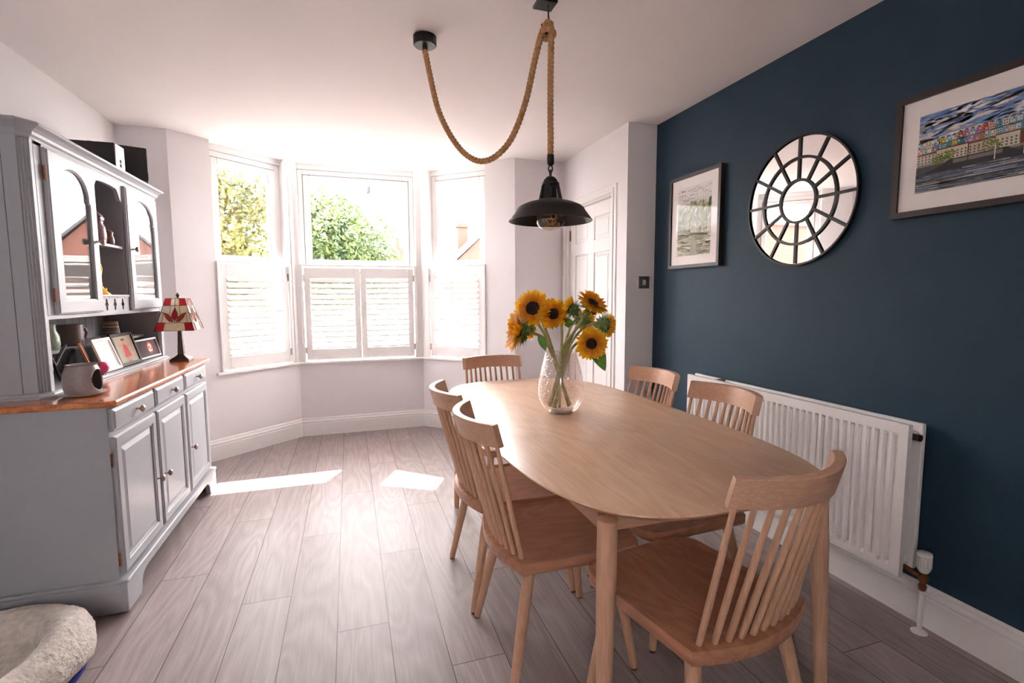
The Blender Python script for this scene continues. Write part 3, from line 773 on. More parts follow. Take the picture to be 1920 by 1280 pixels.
m = MB(); m.tube([PL((.795, 1.962, ZC-.01)), PL((.796, 1.962, 2.375)), PL((.803, 1.958, 2.350)), PL((.800, 1.957, 2.322)), PL((.788, 1.965, 2.312)), PL((.777, 1.973, 2.325)), PL((.773, 1.977, 2.352))], .0035, 8); m.build('ceiling_hook', M['black'], pd, smooth=True)
def catmull(P, n):
    P = [Vector(p) for p in P]; P = [2*P[0]-P[1]]+P+[2*P[-1]-P[-2]]; out = []
    for i in range(1, len(P)-2):
        for k in range(n):
            t_ = k/n; p0, p1, p2, p3 = P[i-1:i+3]
            out.append(.5*((2*p1)+(-p0+p2)*t_+(2*p0-5*p1+4*p2-p3)*t_*t_+(-p0+3*p1-3*p2+p3)*t_**3))
    out.append(P[-2]); return out
def resample(P, step):
    out = [P[0]]; acc = 0
    for a_, b_ in zip(P[:-1], P[1:]):
        L = (b_-a_).length
        while acc+L >= step:
            t_ = (step-acc)/L; a_ = a_.lerp(b_, t_); out.append(a_.copy()); L = (b_-a_).length; acc = 0
        acc += L
    out.append(P[-1]); return out
def rope_mesh(pts, name, rad=.0125, step=.0030, lay=.055):
    P = resample(catmull(pts, 14), step)
    def tw(i, th): return .74+.33*abs(math.cos(1.5*(th-2*math.pi*i*step/lay)))**.7
    m = MB(); m.tube(P, rad, 24, twist=tw); return m.build(name, M['rope'], pd, smooth=True, auto=60)
rope_mesh([PL(p) for p in [(.364, 2.375, 2.37), (.381, 2.359, 2.261), (.408, 2.333, 2.116), (.444, 2.299, 2.010), (.487, 2.257, 1.925), (.530, 2.215, 1.872), (.575, 2.173, 1.850), (.625, 2.124, 1.866), (.677, 2.075, 1.930), (.722, 2.032, 2.060), (.752, 2.003, 2.215), (.770, 1.985, 2.300), (.787, 1.970, 2.348), (.800, 1.958, 2.350), (.806, 1.957, 2.31), (.806, 1.962, 2.1), (.807, 1.962, 1.90), (.807, 1.962, 1.835)]], 'rope')
kn = []
for i in range(17):
    th = i/16*math.pi*2.7; kn.append(PL((.797+.021*math.cos(th), 1.964+.019*math.sin(th), 2.318-.010*i/16+.010*math.sin(th*.5))))
rope_mesh(kn, 'rope_knot', .0115)
Z0 = 1.575-ZC  # rim height relative
m = MB(); m.lathe([(.0125, 1.842-ZC), (.0145, 1.84-ZC), (.0145, 1.805-ZC), (.010, 1.800-ZC), (.009, 1.797-ZC), (.004, 1.796-ZC)], 20); m.build('rope_ferrule', M['black'], pd, smooth=True)
m = MB()
for cz, rot in ((1.785, 0), (1.768, 1)):
    ring = [Vector(((.009*math.cos(t_) if rot == 0 else 0), (.009*math.cos(t_) if rot else 0), cz-ZC+.013*math.sin(t_))) for t_ in [2*math.pi*i/14 for i in range(15)]]
    m.tube(ring, .0028, 6, caps=False)
m.build('chain_link', M['black'], pd, smooth=True)
m = MB(); m.lathe([(.004, 1.757-ZC), (.016, 1.752-ZC), (.026, 1.742-ZC), (.031, 1.730-ZC), (.036, 1.728-ZC), (.036, 1.720-ZC), (.031, 1.718-ZC), (.026, 1.716-ZC), (.004, 1.715-ZC)], 32); m.build('cap', M['black'], pd, smooth=True)
m = MB()
for k in range(4):
    th = math.pi/4+k*math.pi/2; c_, s_ = math.cos(th), math.sin(th)
    def tt(v, c_=c_, s_=s_): return Vector((v[0]*c_-v[1]*s_, v[0]*s_+v[1]*c_, v[2]))
    m.prism([(.028, 1.722-ZC), (.034, 1.722-ZC), (.048, 1.660-ZC), (.040, 1.660-ZC)], -.012, .012, 'y', tt)
m.build('cage_strut', M['black'], pd)
m = MB(); m.lathe([(.044, 1.662-ZC), (.050, 1.660-ZC), (.062, 1.655-ZC), (.098, 1.646-ZC), (.126, 1.634-ZC), (.138, 1.624-ZC), (.146, 1.610-ZC), (.170, 1.578-ZC), (.1735, 1.5745-ZC), (.1735, 1.5725-ZC), (.171, 1.5725-ZC), (.143, 1.608-ZC), (.124, 1.630-ZC), (.094, 1.643-ZC), (.060, 1.649-ZC), (.044, 1.656-ZC)], 64, caps=False)
sh = m.build('shade', M['black'], pd, smooth=True, auto=25)
m = MB(); m.lathe([(.004, 1.716-ZC), (.017, 1.714-ZC), (.018, 1.675-ZC), (.015, 1.670-ZC), (.003, 1.668-ZC)], 20); m.build('lamp_holder', M['black'], pd, smooth=True)
bl = MB(); bl.lathe([(.013, 1.672-ZC), (.014, 1.655-ZC), (.022, 1.640-ZC), (.042, 1.622-ZC), (.056, 1.602-ZC), (.0605, 1.584-ZC), (.057, 1.564-ZC), (.045, 1.548-ZC), (.025, 1.538-ZC), (.003, 1.5355-ZC)], 36, caps=False)
bo = bl.build('bulb', M['bulb'], pd, smooth=True)
fm = MB()
for k in range(6):
    th = k*math.pi/3
    fm.tube([Vector((.006*math.cos(th), .006*math.sin(th), 1.63-ZC)), Vector((.026*math.cos(th), .026*math.sin(th), 1.605-ZC)), Vector((.028*math.cos(th+.5), .028*math.sin(th+.5), 1.575-ZC)), Vector((.010*math.cos(th+.8), .010*math.sin(th+.8), 1.560-ZC))], .0022, 5)
fm.build('filament', M['gold'], bo)

# ------------------------------------------------------------------ pictures and mirror on the navy wall
def paint_mesh(polys, F, name, parent, m=None):
    mb = MB()
    for i, (pts, c, lay) in enumerate(polys):
        v = mb._v([F(p[0], p[1], .0002+lay*.00025) for p in pts]); mb.face(v, c)
    return mb.build(name, m or M['paint'], parent)
def rect(x0, y0, x1, y1): return [(x0, y0), (x1, y0), (x1, y1), (x0, y1)]
def picture(name, label, y_near, y_far, z0, z1, fw, depth, mnt, art, asp):
    # picture on x = XB facing -x; u runs from y_far (left in view) to y_near
    r = thing(name, label, 'picture', (XB, (y_near+y_far)/2, (z0+z1)/2))
    hw = (y_far-y_near)/2; hh = (z1-z0)/2
    f = MB()
    rings = []
    for (sy, sz) in ((-1, -1), (1, -1), (1, 1), (-1, 1), (-1, -1)):
        rings.append([Vector((x, sy*(hw-o), sz*(hh-o))) for o, x in ((0, 0), (0, -depth), (fw, -depth), (fw, -depth+.012), (fw, 0))])
    f.ring_loft(rings, caps=False); f.build('frame', M['frame'], r)
    MB().box(-depth+.010, -.002, -hw+fw-.002, hw-fw+.002, -hh+fw-.002, hh-fw+.002).build('mount', M['mount'], r)
    iw, ih = hw-fw-mnt[0], hh-fw-mnt[1]
    def F(u, v, d): return Vector((-depth+.010-.0004-d, iw-u*2*iw, -ih+v*2*ih))
    paint_mesh(art, F, 'print', r)
    MB().box(-depth+.0065, -depth+.0075, -hw+fw, hw-fw, -hh+fw, hh-fw).build('glazing', M['picglass'], r)
    return r
rn = random.Random(5)
def lerp3(a_, b_, t_): return tuple(x+(y-x)*t_ for x, y in zip(a_, b_))
def harbour():
    P = [(rect(0, 0, 1, 1), (.34, .30, .26), 0)]
    # sky: brushed patches
    for i in range(420):
        x, y = rn.random(), .60+.40*rn.random()**.8; t_ = rn.random()
        c = lerp3((.10, .16, .42), (.26, .42, .70), rn.random()) if t_ < .62 else lerp3((.62, .58, .60), (.80, .74, .70), rn.random())
        w, h, s = .03+.05*rn.random(), .012+.018*rn.random(), rn.uniform(-.02, .03)
        P.append(([(x-w, y), (x-w*.3, y-h), (x+w, y+s), (x+w*.4, y+s+h)], c, 1+i % 3))
    P = [([(min(1, max(0, a_)), min(1, max(0, b_))) for a_, b_ in pts], c, l) for pts, c, l in P]
    for i in range(26):   # low cloud bank
        x = rn.random(); P.append((rect(max(0, x-.05), .60, min(1, x+.05), .66+.05*rn.random()), lerp3((.72, .64, .58), (.80, .72, .68), rn.random()), 4))
    # hill and two terraces of coloured houses
    P.append(([(0, .40), (1, .40), (1, .72), (.7, .70), (.45, .66), (.2, .63), (0, .60)], (.12, .15, .07), 5))
    cols_ = [(.55, .10, .07), (.75, .50, .05), (.12, .28, .50), (.45, .22, .35), (.10, .32, .30), (.70, .62, .55), (.50, .20, .12), (.20, .20, .42), (.72, .40, .32), (.35, .48, .55)]
    for row, (y0, h, n) in enumerate(((.50, .075, 34), (.57, .075, 30))):
        for i in range(n):
            x0 = i/n; x1 = (i+.92)/n; yb = y0+.09*x0*(1 if row else .6); c = cols_[rn.randrange(10)]; hh_ = h*rn.uniform(.8, 1.1)
            P.append((rect(x0, yb, x1, yb+hh_), c, 6+row*-0+row)); P.append(([(x0, yb+hh_), (x1, yb+hh_), ((x0+x1)/2, yb+hh_+.022)], (.16, .08, .06), 7+row))
            for k in range(2):
                for q in range(2):
                    wx = x0+(.2+.42*k)*(x1-x0); wy = yb+hh_*(.2+.4*q); P.append((rect(wx, wy, wx+.22*(x1-x0), wy+hh_*.2), (.08, .07, .08) if rn.random() < .6 else (.75, .72, .68), 9))
    # quayside buildings
    for i, (x0, x1, h, c) in enumerate(((0, .12, .16, (.55, .50, .42)), (.12, .30, .20, (.62, .52, .40)), (.30, .44, .18, (.56, .42, .34)), (.44, .56, .21, (.60, .54, .42)), (.56, .64, .15, (.35, .07, .06)), (.64, .76, .17, (.70, .66, .62)), (.76, .88, .15, (.50, .30, .10)), (.88, 1.0, .19, (.45, .42, .40)))):
        h *= .72; P.append((rect(x0, .36, x1-.004, .36+h), c, 10)); P.append((rect(x0, .36+h, x1-.004, .36+h+.018), (.20, .07, .05), 10))
        n = int((x1-x0)/.022)
        for k in range(n):
            for q in range(3): P.append((rect(x0+.007+k*.022, .375+q*.034, x0+.017+k*.022, .393+q*.034), (.10, .09, .10), 11))
    for cx_, cy_, rr in ((.17, .40, .07), (.20, .42, .06), (.40, .43, .08), (.44, .41, .06), (.12, .39, .05)):
        for k in range(34):
            th = rn.random()*6.28; q = rr*math.sqrt(rn.random()); x, y = cx_+q*math.cos(th)*.55, cy_+q*math.sin(th); s = .012
            P.append(([(x-s*.6, y), (x, y-s), (x+s*.6, y), (x, y+s)], lerp3((.08, .14, .03), (.30, .34, .10), rn.random()), 12+k % 2))
    # boats and water
    P.append((rect(0, 0, 1, .33), (.10, .10, .11), 13))
    P.append(([(.05, .24), (.10, .17), (.62, .20), (.70, .29), (.55, .30), (.5, .36), (.2, .36), (.15, .30)], (.055, .05, .055), 14))
    P.append((rect(.22, .30, .48, .345), (.22, .18, .17), 15))
    for x in (.30, .44, .58): P.append((rect(x, .24, x+.005, .52 if x < .4 else .42), (.05, .045, .05) if x < .4 else (.75, .72, .7), 16))
    for i in range(300):
        x, y = rn.random(), rn.random()*.22; w, h = .04+.10*rn.random(), .004+.008*rn.random()
        c = rn.choice([(.16, .20, .30), (.42, .42, .46), (.06, .055, .06), (.24, .20, .16), (.10, .13, .22), (.55, .53, .54)])
        P.append((rect(max(0, x-w), y, min(1, x+w), min(1, y+h)), c, 17+i % 3))
    return P
def grove():
    P = [(rect(0, 0, 1, 1), (.72, .69, .66), 0)]
    for i in range(420):
        x = rn.random(); y = .35+.40*rn.random(); s = .02+.03*rn.random()
        P.append(([(max(0, x-s), y), (x, max(0, y-s*.8)), (min(1, x+s), y+.01), (x, min(1, y+s))], lerp3((.16, .18, .07), (.60, .60, .28), rn.random()), 1+i % 3))
    for i in range(46):
        x = rn.random(); y = .28+.1*rn.random(); h = .25+.35*rn.random(); l = rn.uniform(-.05, .05); w = .004+.005*rn.random()
        P.append(([(x, y), (min(1, x+w), y), (min(1, max(0, x+l+w*.5)), min(1, y+h)), (min(1, max(0, x+l)), min(1, y+h))], lerp3((.10, .08, .07), (.45, .40, .36), rn.random()), 5))
    for i in range(60):
        x = rn.random(); y = .70+.26*rn.random(); w = .02+.05*rn.random(); h = .02+.05*rn.random()
        P.append((rect(max(0, x-w), y, min(1, x+w), min(1, y+h*.25)), lerp3((.35, .28, .26), (.66, .58, .56), rn.random()), 6))
    for i in range(260):
        x = rn.random(); y = .33*rn.random(); w = .03+.12*rn.random(); h = .004+.010*rn.random(); s = rn.uniform(-.02, .02)
        P.append(([(max(0, x-w), y), (min(1, x+w), max(0, y+s)), (min(1, x+w*.9), max(0, y+s+h)), (max(0, x-w*.8), y+h)], lerp3((.13, .14, .09), (.62, .62, .42), rn.random()), 7+i % 2))
    P.append(([(.40, 0), (.62, 0), (.52, .34), (.48, .34)], (.42, .40, .36), 9))
    P.append((rect(0, .30, 1, .305), (.10, .10, .08), 10)); P.append((rect(0, .78, 1, .785), (.40, .36, .36), 10))
    return P
picture('framed_print', 'portrait-shaped woodland print in a thin dark frame, left of the round mirror', 2.402, 2.880, 1.434, 2.010, .020, .034, (.062, .055), grove(), 1)
picture('framed_print', 'wide harbour town print with coloured houses in a black frame, at the right edge', .735, 1.443, 1.557, 2.003, .022, .034, (.060, .062), harbour(), 1)

mr = thing('round_mirror', 'round black-framed window-pane mirror in the middle of the navy wall', 'mirror', (XB, 1.895, 1.708))
RM = .302
def TM(v): return Vector((-v[2], v[0], v[1]))
MB().lathe([(.0, .002), (RM-.004, .002), (RM-.004, .012), (.0, .012)], 72, T=TM).build('mirror_glass', M['mirror'], mr)
MB().lathe([(RM-.006, .0), (RM+.003, .0), (RM+.003, .021), (RM-.004, .021), (RM-.006, .0195)], 72, T=TM, caps=False).build('outer_rim', M['black'], mr)
for rr in (.202, .099):
    MB().lathe([(rr-.006, .0121), (rr+.006, .0121), (rr+.006, .0195), (rr-.006, .0195), (rr-.006, .0121)], 64, T=TM, caps=False).build('inner_ring', M['black'], mr)
for k in range(12):
    th = math.radians(30*k); c_, s_ = math.cos(th), math.sin(th)
    def tt(v, c_=c_, s_=s_): return TM(Vector((v[0]*c_-v[1]*s_, v[0]*s_+v[1]*c_, v[2])))
    MB().box(.102, RM-.008, -.0062, .0062, .0121, .019, tt).build('glazing_bar', M['black'], mr)

# ------------------------------------------------------------------ radiator
RY0, RY1, RZ0, RZ1 = 1.262, 2.53, .198, .785
rd_ = thing('radiator', 'long white double-panel radiator under the pictures on the navy wall', 'radiator', (XB, (RY0+RY1)/2, 0))
cyR = (RY0+RY1)/2
def flute_panel(xf, xb, name, y0=RY0-cyR, y1=RY1-cyR, yo=0, z0=RZ0, z1=RZ1):
    # fluted pressed steel sheet facing -x (xf is the face, flutes pressed back by d)
    m = MB(); pitch = .0333; mg = .028; n = int((y1-y0-2*mg)/pitch); mg = (y1-y0-n*pitch)/2; d = .011
    ys = [(y0, 0), (y0+mg*.7, 0)]
    for i in range(n):
        b_ = y0+mg+i*pitch; ys += [(b_+.002, 0), (b_+.007, 1), (b_+.017, 1), (b_+.022, 0)]
    ys += [(y1-mg*.7, 0), (y1, 0)]
    zs = [(z0, 0), (z0+.030, 0), (z0+.042, 1), (z1-.052, 1), (z1-.040, 0), (z1, 0)]
    g = [[Vector((xf-XB+d*a_*c_, y, z)) for y, a_ in ys] for z, c_ in zs]
    V = [m._v(r_) for r_ in g]
    for i in range(len(V)-1):
        for j in range(len(ys)-1): m.face([V[i][j], V[i][j+1], V[i+1][j+1], V[i+1][j]])
    # rim returns
    loop = [(xf-XB, y0, z0), (xf-XB, y1, z0), (xf-XB, y1, z1), (xf-XB, y0, z1)]
    back = [(xb-XB, y0, z0), (xb-XB, y1, z0), (xb-XB, y1, z1), (xb-XB, y0, z1)]
    a_ = m._v(loop); b_ = m._v(back)
    for i in range(4): m.face([a_[i], a_[(i+1) % 4], b_[(i+1) % 4], b_[i]])
    m.face(b_)
    return m.build(name, M['rad'], rd_, smooth=True, auto=20)
flute_panel(XB-.122, XB-.100, 'front_panel')
m = MB(); m.box(-.046, -.026, RY0-cyR+.0, RY1-cyR+.03, RZ0+.02, RZ1-.002); m.build('rear_panel', M['rad'], rd_, bevel=.004)
m = MB()
for i in range(38):
    y = RY0-cyR+.05+i*.031; m.box(-.098, -.047, y, y+.002, RZ0+.05, RZ1-.08)
m.build('convector_fins', M['rad'], rd_)
for (y, z) in ((RY0-cyR+.03, RZ1-.05), (RY0-cyR+.03, RZ0+.05), (RY1-cyR-.03, RZ1-.05)):
    MB().tube([(-.100, y, z), (-.045, y, z)], .016, 16).build('header_tube', M['rad'], rd_, smooth=True)
m = MB(); m.tube([(-.073, RY0-cyR+.02, RZ1-.05), (-.073, RY0-cyR-.012, RZ1-.05)], .013, 14); m.build('vent_plug', M['rubber'], rd_, smooth=True)
m = MB(); m.box(-.10, -.045, .40, .425, RZ1-.012, RZ1+.002); m.build('top_bracket', M['nickel'], rd_)
for y in (-.45, .45): MB().box(-.026, 0, y-.02, y+.02, RZ0+.08, RZ1-.1).build('wall_bracket', M['rad'], rd_)
vx_, vy_ = -.066, 1.212-cyR
vb = MB(); vb.lathe([(.009, .165), (.012, .168), (.014, .185), (.011, .188), (.011, .200), (.0155, .203), (.0155, .222), (.012, .226), (.012, .236), (.004, .238)], 18, (vx_, vy_, 0))
vb.tube([(vx_, vy_, .212), (vx_, RY0-cyR+.02, .225)], [.0095, .0085], 12)
vbo = vb.build('valve_body', M['brass'], rd_, smooth=True)
hd = MB(); hd.lathe([(.013, .236), (.017, .240), (.021, .250), (.0235, .262)], 28, (vx_, vy_, 0))
hd.lathe([(.0195, .262), (.0195, .300)], 28, (vx_, vy_, 0))
for k in range(18):
    th = 2*math.pi*k/18; c_, s_ = math.cos(th), math.sin(th)
    hd.box(.019, .0238, -.0022, .0022, .258, .302, lambda v, c_=c_, s_=s_: Vector((vx_+v[0]*c_-v[1]*s_, vy_+v[0]*s_+v[1]*c_, v[2])))
hd.lathe([(.0238, .300), (.0242, .304), (.0225, .312), (.012, .315), (.002, .3155)], 28, (vx_, vy_, 0))
hd.build('thermostat_head', M['plast'], vbo)
MB().lathe([(.0085, .004), (.0085, .168)], 16, (vx_, vy_, 0)).build('pipe_sleeve', M['plast'], rd_, smooth=True)
MB().lathe([(.027, .0), (.027, .002), (.022, .006), (.012, .010), (.0088, .014)], 28, (vx_, vy_, 0)).build('floor_collar', M['plast'], rd_, smooth=True)

# ------------------------------------------------------------------ dresser: cupboard base
XF = -.888; BY0, BY1 = 2.292, 3.655; ZW = .868
db = thing('dresser_cupboard', 'grey painted dresser cupboard with orange wood top against the left wall', 'cupboard', (-1.18, 2.97, 0))
def DB(v): return Vector(v)-Vector((-1.18, 2.97, 0))
def bxb(x0, x1, y0, y1, z0, z1, name, m_, par=db, bevel=.002, off=(-1.18, 2.97, 0)):
    m = MB(); m.box(x0-off[0], x1-off[0], y0-off[1], y1-off[1], z0-off[2], z1-off[2]); return m.build(name, m_, par, bevel=bevel)
bxb(-1.452, XF-.018, BY0, BY1, .11, ZW-.024, 'carcass', M['grey'])
m = MB(); m.prism([(-1.462+1.18, BY0-.022-2.97), (XF+.004+1.18-.02, BY0-.022-2.97), (XF+.018+1.18, BY0-.004-2.97), (XF+.018+1.18, BY1+.004-2.97), (XF-.002+1.18, BY1+.022-2.97), (-1.462+1.18, BY1+.022-2.97)], ZW-.024, ZW)
m.build('worktop', M['worktop'], db, bevel=.007, seg=3)
# plinth with bracket feet: front board profile in (y,z) extruded in x
bw = BY1-BY0
y0_, y1_ = BY0-.016-2.97, BY1+.016-2.97
prof = [(y0_, .012), (y0_+.135, .012), (y0_+.145, .03), (y0_+.150, .06), (y0_+.165, .082), (y0_+.195, .095), (y0_+.22, .098), (y1_-.22, .098), (y1_-.195, .095), (y1_-.165, .082), (y1_-.150, .06), (y1_-.145, .03), (y1_-.135, .012), (y1_, .012), (y1_, .132), (y0_, .132)]
m = MB(); m.prism(prof, XF+1.18-.018, XF+1.18+.010, 'x'); m.prism([(XF+1.18-.012, .012), (XF+1.18-.012, .132), (-.270, .132), (-.270, .012)][::-1], y0_, y0_+.02, 'y'); m.prism([(XF+1.18-.012, .012), (XF+1.18-.012, .132), (-.270, .132), (-.270, .012)][::-1], y1_-.02, y1_, 'y')
m.build('plinth', M['grey'], db, bevel=.004)
m = MB(); m.prism([(-.270, y0_-.004), (XF+1.18+.008, y0_-.004), (XF+1.18+.016, y0_+.004), (XF+1.18+.016, y1_-.004), (XF+1.18+.008, y1_+.004), (-.270, y1_+.004)], .132, .146); m.build('plinth_moulding', M['grey'], db, bevel=.005)
for yy in (BY0+.05, BY1-.03):
    for xx in (XF-.045, -1.40):
        m = MB(); m.tube([DB((xx, yy-.009, .026)), DB((xx, yy+.009, .026))], .0255, 18); m.build('caster', M['rubber'], db, smooth=True)
def knob(par, org, p, r=.015, m_='knob'):
    m = MB()
    def T_(v): return Vector((p[0]+v[2], p[1]+v[0], p[2]+v[1]))-Vector(org)
    k = r/.015
    m.lathe([(.006, 0), (.0045*k, .003), (.004*k, .012*k), (.009*k, .015*k), (.0145*k, .020*k), (.0155*k, .024*k), (.0145*k, .028*k), (.009*k, .032*k), (.002, .0335*k)], 20, T=T_)
    return m.build('knob', M[m_], par, smooth=True)
def raised_door(y0, y1, z0, z1, xf, org, par, name='door', fw=.052, th=.020, knob_at=None, field=True, hinge=None):
    o = Vector(org)
    def P(x, y, z): return Vector((x, y, z))-o
    m = MB()
    def rg(x, i): return [P(x, y0+i, z0+i), P(x, y1-i, z0+i), P(x, y1-i, z1-i), P(x, y0+i, z1-i)]
    seq = [(xf-th, 0), (xf-.006, 0), (xf-.004, .002), (xf-.0035, .005), (xf, .007), (xf, fw-.010), (xf-.003, fw-.008), (xf-.004, fw-.002), (xf-.010, fw)]
    if field: seq += [(xf-.010, fw+.006), (xf-.004, fw+.024), (xf-.003, fw+.026)]
    m.ring_loft([rg(x, i) for x, i in seq])
    d = m.build(name, M['grey'], par)
    if knob_at: knob(d, org, (xf, knob_at[0], knob_at[1]))
    if hinge:
        for hz in (z0+.07, z1-.09):
            MB().tube([P(xf-.012, hinge, hz-.026), P(xf-.012, hinge, hz+.026)], .0045, 8).build('hinge', M['brass'], d)
    return d
def drawer(y0, y1, z0, z1, xf, org, par, ky, kz):
    o = Vector(org); m = MB()
    def rg(x, i): return [Vector((x, y0+i, z0+i))-o, Vector((x, y1-i, z0+i))-o, Vector((x, y1-i, z1-i))-o, Vector((x, y0+i, z1-i))-o]
    m.ring_loft([rg(xf-.018, 0), rg(xf-.008, 0), rg(xf-.006, .003), rg(xf-.005, .006), rg(xf, .013), rg(xf, .016)])
    d = m.build('drawer', M['grey'], par); knob(d, org, (xf, ky, kz)); return d
org = (-1.18, 2.97, 0)
ysplit = [(2.305, 2.735), (2.762, 3.178), (3.205, 3.632)]
for (a_, b_), kn_ in zip(ysplit, ((2.700, .412, 2.288), (2.800, .405, None), (3.240, .405, None))):
    drawer(a_, b_, .742, .832, XF, org, db, (a_+b_)/2, .787)
    raised_door(a_, b_, .158, .722, XF, org, db, knob_at=(kn_[0], kn_[1]), hinge=kn_[2])

# ------------------------------------------------------------------ dresser: hutch (plate rack) on top
HX = -1.147; HY0, HY1 = 2.420, 3.765; HZ = 1.935
ho = (-1.30, 3.08, ZW)
ht = thing('display_hutch', 'grey glazed display hutch with crown moulding standing on the dresser cupboard', 'cabinet', ho)
def H(v): return Vector(v)-Vector(ho)
def hb(x0, x1, y0, y1, z0, z1, name, m_=None, bevel=.0015, par=ht):
    m = MB(); m.prism([(x0-ho[0], y0-ho[1]), (x1-ho[0], y0-ho[1]), (x1-ho[0], y1-ho[1]), (x0-ho[0], y1-ho[1])], z0-ho[2], z1-ho[2]); return m.build(name, m_ or M['grey'], par, bevel=bevel)
hb(-1.462, -1.445, HY0, HY1, ZW, HZ-.01, 'back_panel', M['greyd'])
m = MB()
m.prism([(-1.445-ho[0], HY0-ho[1]), (HX-.075-ho[0], HY0-ho[1]), (HX-.075-ho[0], HY0+.018-ho[1]), (-1.445-ho[0], HY0+.018-ho[1])], .022, HZ-.03-ZW)
m.build('side_panel', M['grey'], ht, bevel=.001)
m = MB(); m.prism([(-1.445-ho[0], HY1-.018-ho[1]), (HX-ho[0], HY1-.018-ho[1]), (HX-ho[0], HY1-ho[1]), (-1.445-ho[0], HY1-ho[1])], .022, HZ-.03-ZW)
m.build('side_panel', M['grey'], ht, bevel=.001)
# fluted chamfered corner post: from (HX-.065, HY0) to (HX, HY0+.065)
m = MB(); n = 4; pts = [(HX-.073-ho[0], HY0-ho[1])]
p0 = Vector((HX-.026, HY0+.0)); p1_ = Vector((HX, HY0+.034)); dd = (p1_-p0); nn = Vector((dd.y, -dd.x)).normalized()
for i in range(n):
    for t_, o_ in ((0, 0), (.15, 0), (.28, -.0035), (.72, -.0035), (.85, 0)):
        q = p0+dd*((i+t_)/n)+nn*o_; pts.append((q.x-ho[0], q.y-ho[1]))
pts += [(p1_.x-ho[0], p1_.y-ho[1]), (HX-ho[0], HY0+.058-ho[1]), (HX-.02-ho[0], HY0+.058-ho[1]), (HX-.05-ho[0], HY0+.02-ho[1]), (HX-.073-ho[0], HY0+.02-ho[1])]
m.prism(pts, .022, HZ-.03-ZW); m.build('corner_post', M['grey'], ht)
hb(HX-.02, HX, HY0+.052, 2.534, 1.194, HZ-.03, 'front_stile')
hb(HX-.02, HX, HY1-.040, HY1-.018, ZW+.022, HZ-.03, 'front_stile')
# base moulding, two mid rails
def path_mould(prof, path, name, par=ht, m_=None):
    m = MB(); m.ring_loft(sweep(path, prof)); 
    for v in m.bm.verts: v.co -= Vector(ho)
    return m.build(name, m_ or M['grey'], par)
cpath = [(-1.462, HY0), (HX-.026, HY0), (HX, HY0+.034), (HX, HY1), (-1.462, HY1)]
cp_rev = cpath
path_mould([(-.012, ZW+.0005), (.022, ZW+.0005), (.022, ZW+.008), (.012, ZW+.012), (.010, ZW+.016), (.002, ZW+.0215), (-.012, ZW+.0215)], cp_rev, 'base_moulding')
path_mould([(-.012, HZ-.06), (.002, HZ-.06), (.004, HZ-.052), (.012, HZ-.045), (.014, HZ-.034), (.026, HZ-.022), (.040, HZ-.014), (.040, HZ-.006), (.034, HZ), (-.012, HZ)], cp_rev, 'crown_moulding')
m = MB(); m.prism([(p[0]-ho[0], p[1]-ho[1]) for p in cpath], HZ-.022-ZW, HZ-.004-ZW); m.build('top_board', M['grey'], ht)
hb(-1.445, HX, HY0+.045, HY1-.018, ZW+.001, ZW+.022, 'base_shelf')
hb(-1.445, HX-.002, HY0+.045, HY1-.018, 1.176, 1.194, 'cupboard_floor')
hb(-1.445, -1.158, 2.935, 3.262, 1.523, 1.537, 'centre_shelf')
hb(-1.445, -1.250, HY0+.02, 3.745, 1.016, 1.030, 'narrow_shelf')
hb(-1.445, -1.150, 2.915, 2.930, 1.194, HZ-.03, 'divider', M['greyd']); hb(-1.445, -1.150, 3.262, 3.277, 1.194, HZ-.03, 'divider', M['greyd'])
hb(HX-.018, HX, HY0+.058, HY1-.03, HZ-.075, HZ-.03, 'top_rail')
m = MB(); 
for i in range(18):
    y = HY0+.05+i*.073; m.box(-1.4455-ho[0], -1.4435-ho[0], y-ho[1], y+.068-ho[1], .03, 1.176-ZW)
m.build('boarded_back', M['grey'], ht)
# valance between the doors
m = MB(); ya, yb = 2.925-ho[1], 3.268-ho[1]; zt = HZ-.075-ZW
pr = [(ya, zt), (ya, zt-.085)]
for i in range(9):
    t_ = i/8; pr.append((ya+.020+.05*t_, zt-.085+.058*math.sin(t_*math.pi/2)**1.2))
pr += [(ya+.13, zt-.022), (yb-.13, zt-.022)]
for i in range(9):
    t_ = 1-i/8; pr.append((yb-.020-.05*t_, zt-.085+.058*math.sin(t_*math.pi/2)**1.2))
pr += [(yb, zt-.085), (yb, zt)]
m.prism(pr, HX-.018-ho[0], HX-ho[0], 'x'); m.build('valance', M['grey'], ht)
